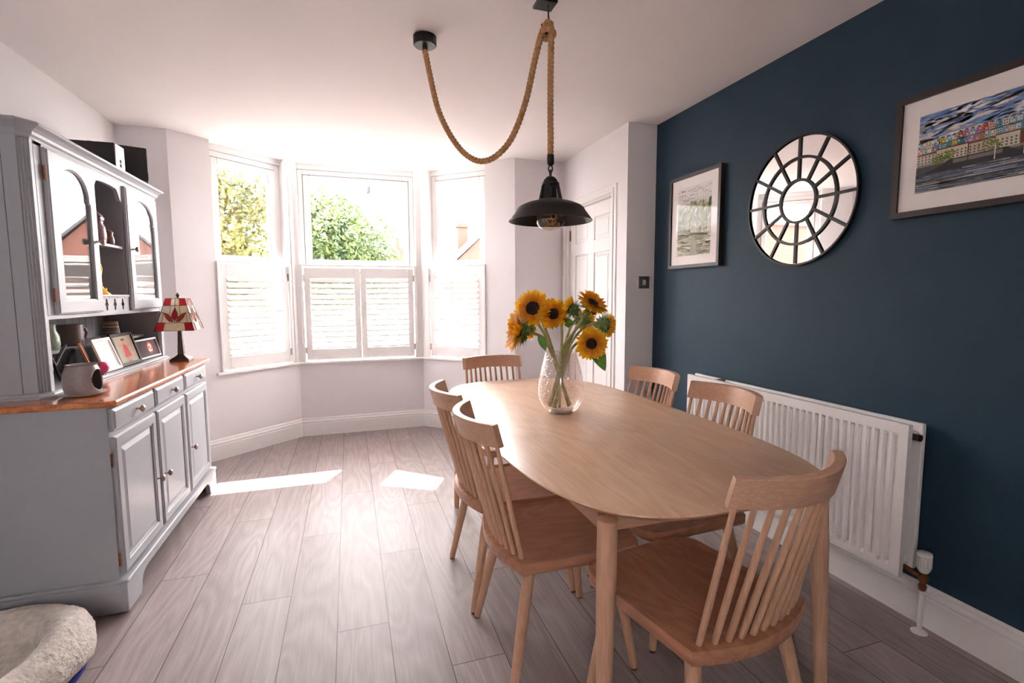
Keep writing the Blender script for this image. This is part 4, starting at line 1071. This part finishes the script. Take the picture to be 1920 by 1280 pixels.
# spice rail with three cut-outs: dark recessed shapes cut through a board
m = MB(); sy0, sy1, sz0, sz1 = 2.925, 3.262, 1.194, 1.268; xa, xb = HX-.014, HX-.001
cuts = [3.000, 3.093, 3.186]
def cutshape(cy, cz):
    out = []
    for k in range(24):
        th = 2*math.pi*k/24; c_, s_ = math.cos(th), math.sin(th)
        rr = .018+.013*max(0, abs(s_)-.80)/.20 - (.006 if .60 < abs(s_) < .82 else 0)
        out.append((cy+rr*c_, cz+rr*s_))
    return out
grid = MB(); bmx = grid.bm
for xx in (xb,):
    pass
edges = [sy0]+[v for c in cuts for v in (c-.03, c+.03)]+[sy1]
for i in range(0, len(edges), 2): m.box(xa-ho[0], xb-ho[0], edges[i]-ho[1], edges[i+1]-ho[1], sz0-ho[2], sz1-ho[2])
for c in cuts:
    cs = cutshape(c, (sz0+sz1)/2-.002)
    sq = []
    for (y, z) in cs:
        dy, dz = y-c, z-(sz0+sz1)/2; k = min(.03/max(1e-6, abs(dy)), .037/max(1e-6, abs(dz))); sq.append((c+dy*k, (sz0+sz1)/2+dz*k))
    for xx in (xb, xa):
        a_ = m._v([H((xx, y, z)) for y, z in cs]); b_ = m._v([H((xx, y, z)) for y, z in sq])
        for k in range(24): m.face([a_[k], a_[(k+1) % 24], b_[(k+1) % 24], b_[k]])
    a_ = m._v([H((xb, y, z)) for y, z in cs]); b_ = m._v([H((xa, y, z)) for y, z in cs])
    for k in range(24): m.face([a_[k], a_[(k+1) % 24], b_[(k+1) % 24], b_[k]])
grid.bm.free()
m.build('spice_rail', M['grey'], ht)
hb(HX-.010, HX+.006, sy0, sy1, sz1, sz1+.010, 'spice_rail_cap')
# glazed arched doors
def arch_door(y0, y1, z0, z1, ky, kz, hinge_y=None):
    xf, th = HX+.020, .019
    w, h = y1-y0, z1-z0; c = (y0+y1)/2
    gw = w/2-.062; sh = z1-.175; bot = z0+.062
    inner = [(c-gw, bot), (c+gw, bot), (c+gw, sh-.03)]
    inner += [(c+gw, sh), (c+gw-.012, sh+.006), (c+gw-.010, sh+.03)]
    R_ = gw-.012; zz = sh+.03
    for i in range(1, 12):
        th_ = math.pi*i/12; inner.append((c+R_*math.cos(th_), zz+(z1-.052-zz)*math.sin(th_)))
    inner += [(c-gw+.010, sh+.03), (c-gw+.012, sh+.006), (c-gw, sh), (c-gw, sh-.03)]
    n_ = len(inner); cz = (z0+z1)/2
    outer = []
    for (y, z) in inner:
        dy, dz = y-c, z-cz; k = min((w/2)/max(1e-6, abs(dy)), (h/2)/max(1e-6, abs(dz))); outer.append((c+dy*k, cz+dz*k))
    # force exact outer corners
    for cy_, cz_ in ((y0, z0), (y1, z0), (y1, z1), (y0, z1)):
        i = min(range(n_), key=lambda i_: (outer[i_][0]-cy_)**2+(outer[i_][1]-cz_)**2); outer[i] = (cy_, cz_)
    m = MB()
    lay = []
    def L(ps, x, ins=0): return m._v([H((x, p[0]+(ins if p[0] < c-.001 and False else 0), p[1])) for p in ps])
    def shrink(ps, d): return [(p[0]+(d if p[0] <= y0+1e-4 else -d if p[0] >= y1-1e-4 else 0), p[1]+(d if p[1] <= z0+1e-4 else -d if p[1] >= z1-1e-4 else 0)) for p in ps]
    def grow(ps, d): 
        out = []
        for (y, z) in ps:
            v = Vector((y-c, z-cz)); v = v.normalized()*(v.length+d); out.append((c+v.x, cz+v.y))
        return out
    rings = [L(outer, xf-th), L(outer, xf-.006), L(shrink(outer, .004), xf-.005), L(shrink(outer, .007), xf), L(grow(inner, .008), xf), L(inner, xf-.006), L(inner, xf-th), L(outer, xf-th)]
    for a_, b_ in zip(rings[:-1], rings[1:]):
        for k in range(n_): m.face([a_[k], a_[(k+1) % n_], b_[(k+1) % n_], b_[k]])
    d = m.build('door', M['grey'], ht)
    g = MB(); g.prism([(p[0]-ho[1], p[1]-ho[2]) for p in inner], xf-.014-ho[0], xf-.011-ho[0], 'x'); g.build('glass_pane', M['cabglass'], d)
    knob(d, ho, (xf, ky, kz))
    if hinge_y:
        for hz in (z0+.08, z1-.10): MB().tube([H((xf-.010, hinge_y, hz-.028)), H((xf-.010, hinge_y, hz+.028))], .005, 8).build('hinge', M['brass'], d)
    return d
arch_door(2.525, 2.918, 1.196, 1.862, 2.893, 1.527, 2.519)
arch_door(3.272, 3.720, 1.196, 1.862, 3.300, 1.527, None)

# ------------------------------------------------------------------ things on the dresser
# speakers on top
def speaker(label, x0, x1, y0, y1, z1, name='hifi_speaker', face='nickel', rz=0):
    r = thing(name, label, 'speaker', ((x0+x1)/2, (y0+y1)/2, HZ), rz)
    o = ((x0+x1)/2, (y0+y1)/2, HZ)
    MB().box(x0-o[0], x1-o[0]-.006, y0-o[1], y1-o[1], 0, z1-o[2]).build('cabinet', M['blackm'], r, bevel=.002)
    MB().box(x1-o[0]-.006, x1-o[0], y0-o[1]+.001, y1-o[1]-.001, .001, z1-o[2]-.001).build('front_baffle', M[face], r, bevel=.002)
    for dz in (.028, .05): MB().tube([(x1-o[0], .0, dz), (x1-o[0]+.003, 0, dz)], .010, 16).build('port', M['blackm'], r)
    return r
speaker('black box speaker with silver front on top of the dresser, the wider nearer one', -1.352, -1.135, 3.200, 3.312, 2.068)
speaker('all-black box speaker on top of the dresser, the one nearer the bay', -1.360, -1.098, 3.440, 3.560, 2.120, face='blackm', rz=math.radians(19))

# oil burner on a saucer
sx, sy = -1.045, 2.46
sc_ = MB(); sc_.lathe([(.050, .0), (.064, .003), (.080, .011), (.0815, .013), (.066, .008), (.002, .006)], 40)
so = sc_.build('saucer', M['ceramicw'], None, smooth=True); so.location = (sx, sy, ZW); tag(so, 'shallow cream saucer under the grey oil burner on the dresser top', 'saucer')
ob = thing('oil_burner', 'grey speckled stoneware oil burner with an arched opening, on the dresser corner', 'oil burner', (sx, sy, ZW+.0085))
m = MB(); N_ = 112; K = 56; th0 = math.radians(-6)
prof_o = []
for k in range(K+1):
    t_ = k/K; z = .118*t_; r = .052+.0145*math.sin(math.pi*(t_*.78+.12))**1.0-.008*t_**2
    prof_o.append((r, z))
def hole(th, z):
    d = (th-th0+math.pi) % (2*math.pi)-math.pi
    return (d/.62)**2+((z-.055)/.043)**2 < 1
Vv = [[m.bm.verts.new((r*math.cos(2*math.pi*i/N_), r*math.sin(2*math.pi*i/N_), z)) for i in range(N_)] for r, z in prof_o]
for k in range(K):
    for i in range(N_):
        if not hole(2*math.pi*(i+.5)/N_, (prof_o[k][1]+prof_o[k+1][1])/2): m.face([Vv[k][i], Vv[k][(i+1) % N_], Vv[k+1][(i+1) % N_], Vv[k+1][i]])
o_ = m.build('body', M['ceramic'], ob, smooth=True); s_ = o_.modifiers.new('solid', 'SOLIDIFY'); s_.thickness = .005
MB().lathe([(.002, .102), (.040, .106), (.052, .116), (.054, .119), (.051, .119), (.038, .110), (.002, .107)], 40).build('bowl', M['ceramic'], ob, smooth=True)
MB().lathe([(.046, 0), (.046, .003), (.002, .003)], 32).build('base', M['ceramic'], ob)

# stained glass table lamp
tl = thing('table_lamp', 'stained glass table lamp with red and cream shade at the far end of the dresser', 'lamp', (-1.005, 3.585, ZW), math.radians(0))
m = MB()
def sqr(h_, z): return [Vector((h_, -h_, z)), Vector((h_, h_, z)), Vector((-h_, h_, z)), Vector((-h_, -h_, z))]
m.ring_loft([sqr(.052, 0), sqr(.052, .012), sqr(.047, .017), sqr(.028, .030), sqr(.018, .040), sqr(.015, .044)]); m.build('base', M['bronze'], tl, bevel=.002)
m = MB(); m.ring_loft([sqr(.0165, .042), sqr(.013, .12), sqr(.0095, .20), sqr(.008, .385)]); m.build('stem', M['bronze'], tl)
m = MB(); m.lathe([(.006, .385), (.010, .388), (.004, .394), (.009, .402), (.010, .408), (.004, .418), (.001, .424)], 14); m.build('finial', M['bronze'], tl, smooth=True)
z0s, z1s, b0, b1 = .193, .388, .104, .050
red = (.42, .010, .018); red2 = (.50, .05, .03); crm = (.72, .60, .40); crm2 = (.78, .72, .58)
shade_polys = [(rect(0, 0, .22, .25), red), (rect(.22, 0, .78, .25), crm), (rect(.78, 0, 1, .25), red),
               (rect(0, .25, .5, .78), crm2), (rect(.5, .25, 1, .78), crm), (rect(0, .78, .3, 1), red), (rect(.3, .78, .5, 1), crm2), (rect(.5, .78, .7, 1), crm), (rect(.7, .78, 1, 1), red)]
petals_ = [([(.5, .30), (.59, .42), (.60, .52), (.5, .72), (.40, .52), (.41, .42)], red), ([(.46, .27), (.40, .42), (.25, .52), (.10, .56), (.22, .40), (.34, .29)], red2), ([(.54, .27), (.60, .42), (.75, .52), (.90, .56), (.78, .40), (.66, .29)], red2)]
leads = [((0, .25), (1, .25)), ((.22, 0), (.22, .25)), ((.78, 0), (.78, .25)), ((0, .78), (1, .78)), ((.30, .78), (.30, 1)), ((.5, .72), (.5, 1)), ((.7, .78), (.7, 1)), ((.32, .50), (.32, .78)), ((.68, .50), (.68, .78)), ((.0, 0), (0, 1)), ((1, 0), (1, 1)), ((0, 0), (1, 0)), ((0, 1), (1, 1)), ((.5, .25), (.5, .30)), ((.13, .25), (.10, .56)), ((.87, .25), (.90, .56)), ((.02, .56), (.10, .56)), ((.90, .56), (.98, .56))]
for pts_, _ in petals_:
    for a_, b_ in zip(pts_, pts_[1:]+pts_[:1]): leads.append((a_, b_))
shade = MB(); lead = MB()
for k in range(4):
    ca, sa = math.cos(k*math.pi/2), math.sin(k*math.pi/2)
    def F(u, v, d):
        h_ = b0+(b1-b0)*v; x = (u*2-1)*h_; y = -h_-d; z = z0s+(z1s-z0s)*v
        return Vector((x*ca-y*sa, x*sa+y*ca, z))
    for pts_, c in shade_polys: shade.face(shade._v([F(p[0], p[1], 0) for p in pts_]), c)
    for pts_, c in petals_: shade.face(shade._v([F(p[0], p[1], .0009) for p in pts_]), c)
    for a_, b_ in leads: lead.tube([F(a_[0], a_[1], .0012), F(b_[0], b_[1], .0012)], .0013, 5)
so_ = shade.build('lamp_shade', M['glaze'], tl); lead.build('lead_lines', M['bronze'], so_)

# ornaments in the hutch
def owl(label, loc, h, c1, c2):
    r = thing('owl_ornament', label, 'ornament', loc)
    m = MB(); m.lathe([(.24*h, 0), (.27*h, .10*h), (.28*h, .30*h), (.25*h, .52*h), (.20*h, .62*h), (.22*h, .74*h), (.21*h, .86*h), (.13*h, .95*h), (.02*h, .97*h)], 24, col=c1); m.build('body', M['ceram_c'], r, smooth=True)
    for s_ in (-1, 1):
        e = MB(); e.lathe([(.06*h, 0), (.03*h, .09*h), (.003, .17*h)], 8, (.02*h, s_*.12*h, .86*h), col=c2); e.build('ear', M['ceram_c'], r)
        e = MB(); e.lathe([(.075*h, 0), (.078*h, .02*h), (.04*h, .04*h), (.002, .045*h)], 14, T=lambda v, s_=s_: Vector((.17*h+v[2], s_*.085*h+v[0], .77*h+v[1])), col=(.05, .03, .03)); e.build('eye', M['ceram_c'], r)
        e = MB(); e.ring_loft([[Vector((-.02*h+.13*h*k*math.cos(t_), s_*(.24*h+.05*h*(1-k)), .36*h+.24*h*k*math.sin(t_))) for t_ in [2*math.pi*i/14 for i in range(14)]] for k in (1, .7, .2)], col=c2); e.build('wing', M['ceram_c'], r)
    e = MB(); e.lathe([(.03*h, 0), (.001, .05*h)], 6, T=lambda v: Vector((.20*h+v[2], v[0], .70*h+v[1])), col=(.5, .3, .1)); e.build('beak', M['ceram_c'], r)
    return r
owl('tall pinkish brown owl ornament on the upper centre shelf of the hutch', (-1.215, 3.110, 1.537), .165, (.22, .12, .13), (.30, .18, .17))
owl('small dark owl ornament right of the tall owl on the hutch shelf', (-1.188, 3.190, 1.537), .082, (.16, .08, .07), (.35, .22, .16))
bs = MB()
for i in range(5): bs.lathe([(.001, .0), (.008, .005), (.010, .012), (.008, .019), (.001, .024)], 14, (0, 0, .09+i*.022), col=[(.5, .35, .3), (.15, .08, .07), (.55, .45, .4)][i % 3])
bs.lathe([(.026, 0), (.032, .02), (.026, .05), (.012, .075), (.006, .095)], 20, (0, 0, 0), col=(.38, .38, .33))
bo_ = bs.build('beaded_bottle', M['ceram_c'], None, smooth=True); bo_.location = (-1.235, 3.030, 1.537); tag(bo_, 'pale bottle with a beaded stopper at the left of the upper centre shelf', 'ornament')
# brass hand bell / oil can
bc = thing('brass_teapot', 'small golden brass pot with a tall curved handle on the lower centre shelf', 'teapot', (-1.215, 3.115, 1.194))
MB().lathe([(.030, 0), (.045, .02), (.052, .05), (.045, .085), (.030, .105), (.018, .115), (.016, .125), (.010, .130), (.012, .140), (.002, .146)], 30).build('body', M['gold'], bc, smooth=True)
MB().tube([(0, .040, .06), (0, .052, .085), (0, .056, .110), (0, .062, .118)], [.011, .008, .006, .006], 12).build('spout', M['gold'], bc, smooth=True)
MB().tube([(0, -.010, .120), (0, .008, .15), (0, .016, .19), (0, .028, .215), (0, .022, .238), (0, -.012, .262), (0, -.035, .270), (0, -.052, .24), (0, -.05, .16), (0, -.03, .10)], .0042, 10).build('handle', M['gold'], bc, smooth=True)
# mugs on the narrow shelf
mg = thing('mug', 'brown grey straight-sided mug on the narrow shelf, left of the striped cup', 'mug', (-1.300, 2.985, 1.030))
MB().lathe([(.046, 0), (.049, .003), (.051, .06), (.051, .104), (.048, .104), (.047, .06), (.042, .008), (.002, .006)], 36).build('cup', M['ceramicd'], mg, smooth=True)
MB().tube([(.02, .046, .085), (.03, .066, .082), (.035, .076, .058), (.03, .068, .032), (.02, .046, .025)], .006, 10).build('handle', M['ceramicd'], mg, smooth=True)
sm = MB(); stripes = [(.50, .12, .08), (.6, .5, .35), (.1, .2, .3), (.55, .3, .1), (.65, .6, .5), (.3, .1, .12), (.2, .35, .3)]
for i in range(14):
    z0_, z1_ = .098-i*.007, .098-(i+1)*.007; r0_, r1_ = .034+.0009*i, .034+.0009*(i+1)
    sm.ring_loft([[Vector((r0_*math.cos(t_), r0_*math.sin(t_), z0_)) for t_ in [2*math.pi*k/28 for k in range(28)]], [Vector((r1_*math.cos(t_), r1_*math.sin(t_), z1_)) for t_ in [2*math.pi*k/28 for k in range(28)]]], caps=(i in (0,)), col=stripes[i % 7])
so2 = sm.build('striped_cup', M['ceram_c'], None, smooth=True); so2.location = (-1.295, 3.405, 1.030)
tag(so2, 'multicoloured striped cup turned upside down on the narrow hutch shelf', 'cup')
gj = MB(); gj.lathe([(.030, 0), (.038, .02), (.036, .06), (.024, .09), (.026, .115), (.022, .115), (.020, .09), (.002, .02)], 26, col=(.42, .5, .38))
gj.tube([(0, -.034, .03), (0, -.055, .05), (0, -.052, .09), (0, -.025, .10)], .005, 8, col=(.42, .5, .38))
g_ = gj.build('green_jug', M['ceram_c'], None, smooth=True); g_.location = (-1.30, 2.80, 1.030); tag(g_, 'pale green jug at the left end of the narrow hutch shelf', 'jug')

def leaning(name, label, cat, p_bl, p_br, h, lean, th, border, fm, art, back=True):
    """frame whose bottom edge runs p_bl -> p_br (x,y,z), leaning back by angle lean"""
    a_, b_ = Vector(p_bl), Vector(p_br); u = (b_-a_).normalized(); w = (b_-a_).length
    nrm = Vector((u.y, -u.x, 0)).normalized()      # toward the room
    if nrm.x < 0: nrm = -nrm
    v = (Vector((0, 0, 1))*math.cos(lean)-nrm*math.sin(lean)); n2 = (nrm*math.cos(lean)+Vector((0, 0, 1))*math.sin(lean))
    r = thing(name, label, cat, a_)
    def T_(q): return u*q[0]+v*q[1]+n2*q[2]
    m = MB(); B_ = border
    m.box(0, B_, 0, h, -th, 0, T_); m.box(w-B_, w, 0, h, -th, 0, T_); m.box(B_, w-B_, 0, B_, -th, 0, T_); m.box(B_, w-B_, h-B_, h, -th, 0, T_); m.box(B_, w-B_, B_, h-B_, -th, -th*.5, T_)
    m.build('frame', fm, r, bevel=.001)
    def F(uu, vv, d): return T_((B_+uu*(w-2*B_), B_+vv*(h-2*B_), -th*.5+.0002+d))
    paint_mesh(art, F, 'picture', r)
    if back:
        s = MB(); s.prism([(0, -th), (h*.7*math.sin(lean)+.02, -th-.0), (0, -th)][:0] or [(w/2-.012, h*.65), (w/2+.012, h*.65), (w/2+.02, .01), (w/2-.02, .01)], -th-.004, -th, 'z', lambda q: T_((q[0], q[1], q[2])))
        s.build('strut', M['blackm'], r)
    return r
zb = ZW+.0275
white_art = [(rect(0, 0, 1, 1), (.75, .73, .73), 0), ([(.12, .30), (.5, .10), (.88, .30), (.88, .92), (.12, .92)], (.84, .82, .82), 1), (rect(.90, .08, .93, .94), (.12, .10, .10), 2), ([(.12, .30), (.5, .10), (.5, .115), (.13, .31)], (.4, .38, .38), 2)]
leaning('photo_frame', 'white photo frame with a pale empty-looking card, leaning in front of the black one', 'photo frame', (-1.152, 2.950, zb), (-1.150, 3.140, zb), .172, .32, .010, .016, M['mount'], white_art)
skin = (.60, .33, .24); dress = (.62, .10, .12)
child = [(rect(0, 0, 1, 1), (.50, .42, .33), 0), ([(.36, .20), (.68, .20), (.60, .62), (.54, .68), (.44, .68), (.40, .62)], dress, 1),
         ([(.42, .60), (.40, .66), (.08, .70), (.04, .67)], skin, 2), ([(.58, .60), (.60, .66), (.90, .64), (.94, .60)], skin, 2),
         ([(.44, .05), (.48, .05), (.48, .21), (.42, .21)], skin, 2), ([(.54, .05), (.58, .05), (.60, .21), (.54, .21)], skin, 2), (rect(.41, .02, .49, .06), (.55, .12, .14), 3), (rect(.53, .02, .61, .06), (.55, .12, .14), 3),
         ([(.5+.085*math.cos(t_*math.pi/8), .79+.085*math.sin(t_*math.pi/8)) for t_ in range(16)], skin, 3), ([(.5+.10*math.cos(t_*math.pi/8), .83+.075*math.sin(t_*math.pi/8)) for t_ in range(0, 9)]+[(.40, .80), (.44, .84), (.56, .84), (.60, .80)][:0], (.10, .05, .04), 4), (rect(.47, .68, .53, .72), skin, 3)]
leaning('photo_frame', 'black photo frame with a child in a red dress, arms out', 'photo frame', (-1.156, 3.150, zb), (-1.150, 3.405, zb), .180, .28, .014, .016, M['blackm'], child)
def digit2(cx_, cy_, s, asp):
    pts = [(-.30, .28), (-.20, .44), (0, .50), (.20, .44), (.28, .28), (.20, .06), (-.06, -.22), (-.14, -.32), (.30, -.32), (.30, -.50), (-.36, -.50), (-.36, -.36), (-.10, -.10), (.07, .10), (.11, .24), (.05, .32), (-.05, .33), (-.12, .26)]
    return [(cx_+x*s/asp, cy_+y*s) for x, y in pts]
asp = 2.6
card = [(rect(0, 0, 1, 1), (.075, .045, .055), 0), ([(.66+.30*math.cos(t_*math.pi/12)/asp*.95, .52+.34*math.sin(t_*math.pi/12)) for t_ in range(24)], (.62, .12, .06), 1), (digit2(.66, .52, .44, asp*.8), (.80, .74, .72), 2), (rect(.08, .50, .20, .53), (.22, .18, .2), 1)]
leaning('number_plaque', 'dark plaque with a white 2 in an orange-red circle, right of the frames', 'plaque', (-1.172, 3.400, zb+.002), (-1.152, 3.722, zb+.002), .118, .24, .012, .010, M['ceramicw'], card)
tabart = [(rect(0, 0, 1, 1), (.35, .16, .08), 0), (rect(.08, .08, .92, .92), (.50, .30, .18), 1)]
leaning('wooden_photo_block', 'thin orange-edged wooden picture block leaning beside the oil burner, seen edge on', 'picture', (-1.152, 2.835, zb), (-1.186, 2.930, zb), .166, .30, .010, .006, M['worktop'], tabart, back=False)
pk = thing('glass_ball', 'pink glass ball on a small clear stand between the block and white frame', 'ornament', (-1.148, 2.905, ZW+.0225))
MB().lathe([(.001, .006), (.014, .012), (.023, .024), (.026, .036), (.023, .050), (.014, .060), (.001, .064)], 28).build('ball', M['pink'], pk, smooth=True)
MB().lathe([(.018, 0), (.018, .004), (.010, .010), (.012, .016), (.002, .014)], 20).build('stand', M['cabglass'], pk, smooth=True)
# black folding easel / tripod stand behind the burner
ez = MB()
def bar(p, q, w=.010):
    p, q = Vector(p), Vector(q); ez.tube([p, q], w*.62, 6)
bar((0, 0, 0), (-.01, -.02, .07), .012); bar((-.01, -.02, .07), (.0, -.10, .165), .011); bar((-.01, -.02, .07), (-.02, .10, .150), .011); bar((0, .03, 0), (-.015, .12, .09), .011); bar((-.015, .12, .09), (-.02, .17, .12), .009)
e_ = ez.build('folding_stand', M['blackm'], None); e_.location = (-1.212, 2.675, ZW+.034); tag(e_, 'black folding stand with crossed arms behind the oil burner', 'stand')

# ------------------------------------------------------------------ dog bed
bd = thing('dog_bed', 'fluffy cream round pet bed on the floor beside the dresser', 'pet bed', (-1.160, 1.935, 0))
m = MB(); NU, NV = 64, 20
rings = []
for i in range(NU):
    th = 2*math.pi*i/NU; ring = []
    for j in range(NV):
        ph = 2*math.pi*j/NV
        Rx, Ry = .210, .240; r_ = .076
        n_ = noise.noise(Vector((math.cos(th)*2.2, math.sin(th)*2.2, ph*.4)))*.012+noise.noise(Vector((math.cos(th)*9, math.sin(th)*9, math.cos(ph)*3+math.sin(ph))))*.007
        rr = r_+n_; cx_ = (Rx+rr*math.cos(ph))*math.cos(th); cy_ = (Ry+rr*math.cos(ph))*math.sin(th); cz_ = .080+rr*1.0*math.sin(ph)*(.95+.1*math.sin(th*3+.5))
        ring.append(Vector((cx_, cy_, max(.004, cz_))))
    rings.append(ring)
rings.append([v.copy() for v in rings[0]])
m.ring_loft(rings, caps=False); bmesh.ops.remove_doubles(m.bm, verts=m.bm.verts[:], dist=1e-5)
o_ = m.build('bolster', M['hairy'], bd, smooth=True, auto=180); ss = o_.modifiers.new('sub', 'SUBSURF'); ss.levels = 2; ss.render_levels = 2
tx = bpy.data.textures.new('fleece', 'CLOUDS'); tx.noise_scale = .018; tx.noise_depth = 3
dm = o_.modifiers.new('disp', 'DISPLACE'); dm.texture = tx; dm.strength = .010; dm.mid_level = .5; dm.texture_coords = 'LOCAL'
m = MB(); rings = []
for k in (1, .93, .8, .6, .4, .2, .03):
    rings.append([Vector((.175*k*math.cos(t_), .215*k*math.sin(t_), .058-.012*(1-k)**.5+.006*noise.noise(Vector((k*5, t_*2, 0))))) for t_ in [2*math.pi*i/48 for i in range(48)]])
m.ring_loft(rings); o_ = m.build('cushion', M['hairy'], bd, smooth=True, auto=180)
dm = o_.modifiers.new('sub', 'SUBSURF'); dm.levels = 2; dm.render_levels = 2; dm = o_.modifiers.new('disp', 'DISPLACE'); dm.texture = tx; dm.strength = .008; dm.texture_coords = 'LOCAL'
MB().prism([(.262*math.cos(t_), .300*math.sin(t_)) for t_ in [2*math.pi*i/48 for i in range(48)]], .001, .014).build('base', M['bluef'], bd)

# ------------------------------------------------------------------ outside
GZ = -.55
g = MB(); g.box(-60, 60, 5.3, 90, GZ-.2, GZ); st(g.build('ground_street', M['ground']))
def leaves(name, m_, blobs, n, size, parent, seed):
    r_ = random.Random(seed); m = MB(); tot = sum(b_[3]*b_[4]*b_[5] for b_ in blobs)
    for (bx, by, bz, rx, ry, rz) in blobs:
        for _ in range(int(n*rx*ry*rz/tot)):
            d = Vector((r_.gauss(0, 1), r_.gauss(0, 1), r_.gauss(0, 1))).normalized(); k = r_.random()**.28
            k *= .82+.30*noise.noise(d*3.1+Vector((bx, by, bz)))
            p = Vector((bx+d.x*rx*k, by+d.y*ry*k, bz+d.z*rz*k))
            a_ = Vector((r_.gauss(0, 1), r_.gauss(0, 1), r_.gauss(0, 1))).normalized(); b_ = a_.orthogonal().normalized(); s = size*r_.uniform(.6, 1.3)
            m.face(m._v([p-a_*s, p+b_*s*.6, p+a_*s, p-b_*s*.6]))
    return m.build(name, m_, parent)
t1 = thing('leafy_tree', 'dense round green tree seen through the middle window', 'tree', (.05, 13.0, GZ))
leaves('crown', M['fol1'], [(-.6, 0, 3.0, 1.3, 1.4, 1.5), (.30, -.1, 2.9, 1.0, 1.2, 1.2), (-1.0, .2, 3.5, .8, .9, 1.0), (.85, 0, 2.3, .75, 1, .75), (0, 0, 1.6, 1.5, 1.5, 1.1), (-.2, .1, 3.8, .7, .8, .55)], 26000, .055, t1, 3)
MB().tube([(0, 0, 0), (.05, 0, 1.0), (0, .05, 2.4)], [.13, .10, .05], 10).build('trunk', M['bark'], t1)
t2 = thing('spreading_tree', 'loose yellow-green tree with bare brown limbs seen through the left window', 'tree', (-2.35, 10.5, GZ))
leaves('crown', M['fol2'], [(-.1, 0, 2.6, 1.1, 1.0, 1.0), (.65, -.1, 2.5, .6, .9, .8), (-.3, .1, 3.9, .8, .8, .8), (.6, .2, 3.6, .6, .7, .6), (.3, 0, 1.5, 1.2, .9, .9)], 13000, .065, t2, 5)
for pts_, rs in (([(-.3, 0, 0), (-.35, 0, 2.0), (-.6, 0, 3.2), (-.55, 0, 4.6)], [.16, .13, .10, .06]), ([(-.3, 0, 1.6), (.1, 0, 2.6), (.45, 0, 3.35), (.62, 0, 3.6)], [.10, .09, .075, .06]), ([(-.9, 0, 2.2), (-1.0, 0, 3.6), (-.95, 0, 4.6)], [.09, .07, .05])):
    MB().tube(pts_, rs, 10).build('limb', M['bark'], t2, smooth=True)
# house with front gable, cross roof and chimney, across the street on the right
hs = thing('brick_house', 'red brick house with gable, slate roof and chimney seen through the right window', 'house', (7.2, 25, GZ))
def HSP(p): return p
m = MB(); z = lambda v: v-GZ
m.prism([(-1.95, 0), (1.75, 0), (1.75, z(3.2)), (0, z(4.85)), (-1.95, z(3.0))], 0, 4, 'y'); m.build('gable_wing', M['brick'], hs)
m = MB(); m.prism([(-2.2, z(2.86)), (0, z(4.88)), (2.0, z(3.04)), (2.0, z(3.16)), (0, z(5.02)), (-2.2, z(2.98))], -.15, 4.2, 'y'); m.build('barge_roof', M['slate'], hs)
m = MB(); m.box(-3.6, 6.5, 2.0, 8, 0, z(2.6)); m.build('wall', M['brick'], hs)
m = MB(); m.prism([(1.6, z(2.5)), (4.5, z(4.75)), (8.3, z(2.5))], -3.8, 6.7, 'x'); m.build('roof', M['slate'], hs)
m = MB(); m.box(-1.35, -.80, 2.6, 3.2, z(3.2), z(5.2)); m.box(-1.42, -.73, 2.53, 3.27, z(5.0), z(5.1))
ck = m.build('chimney', M['brick'], hs)
for x in (-1.2, -.95): MB().lathe([(.10, 0), (.08, .30), (.09, .33), (.06, .33)], 12, (x, 2.9, z(5.2))).build('chimney_pot', M['redtile'], ck)
m = MB(); m.box(-2.75, -1.95, 2.35, 2.45, z(3.05), z(3.25)); m.box(-.6, .6, -.04, 0, z(1.2), z(2.6)); m.build('window', M['glass'] if False else M['upvc'], hs)
# small far red-brick house beyond the tree
h2 = thing('far_brick_house', 'distant small red brick gable at the right edge of the green tree', 'house', (2.45, 27, GZ))
m = MB(); m.prism([(-.25, 0), (.75, 0), (.75, z(3.3)), (.25, z(3.75)), (-.25, z(3.3))], 0, 4, 'y'); m.build('wall', M['brick'], h2)
MB().box(.0, .22, .5, .9, z(3.4), z(4.3)).build('chimney', M['brick'], h2)
# neighbouring brick building on the left (seen in the round mirror)
h3 = thing('neighbour_building', 'orange brick neighbouring building seen reflected in the round mirror', 'house', (-8.2, 12.2, GZ))
m = MB(); m.box(-1.35, .8, 0, 4, 0, z(3.35)); m.build('wall', M['brick'], h3)
m = MB(); m.box(-1.5, .95, -.12, 4.2, z(3.35), z(3.5)); m.build('coping', M['render'], h3)
# street lamp / mast
ms = thing('telegraph_pole', 'thin grey pole with a small aerial head above the green tree', 'pole', (1.0, 24, GZ))
MB().tube([(0, 0, 0), (0, 0, z(5.6)), (.02, 0, z(6.2))], [.08, .06, .05], 10).build('pole', M['black'], ms)
m = MB(); m.box(-.30, -.05, -.1, .1, z(5.85), z(6.3)); m.box(.05, .28, -.1, .1, z(5.9), z(6.35)); m.build('aerial_head', M['black'], ms)
# low boundary wall and hedge outside the bay
gw_ = MB(); gw_.box(-6, 8, 8.0, 8.25, GZ, .35); o_ = gw_.build('garden_wall', M['render']); tag(o_, 'low pale front garden wall outside the bay, glimpsed through the shutters', 'wall')
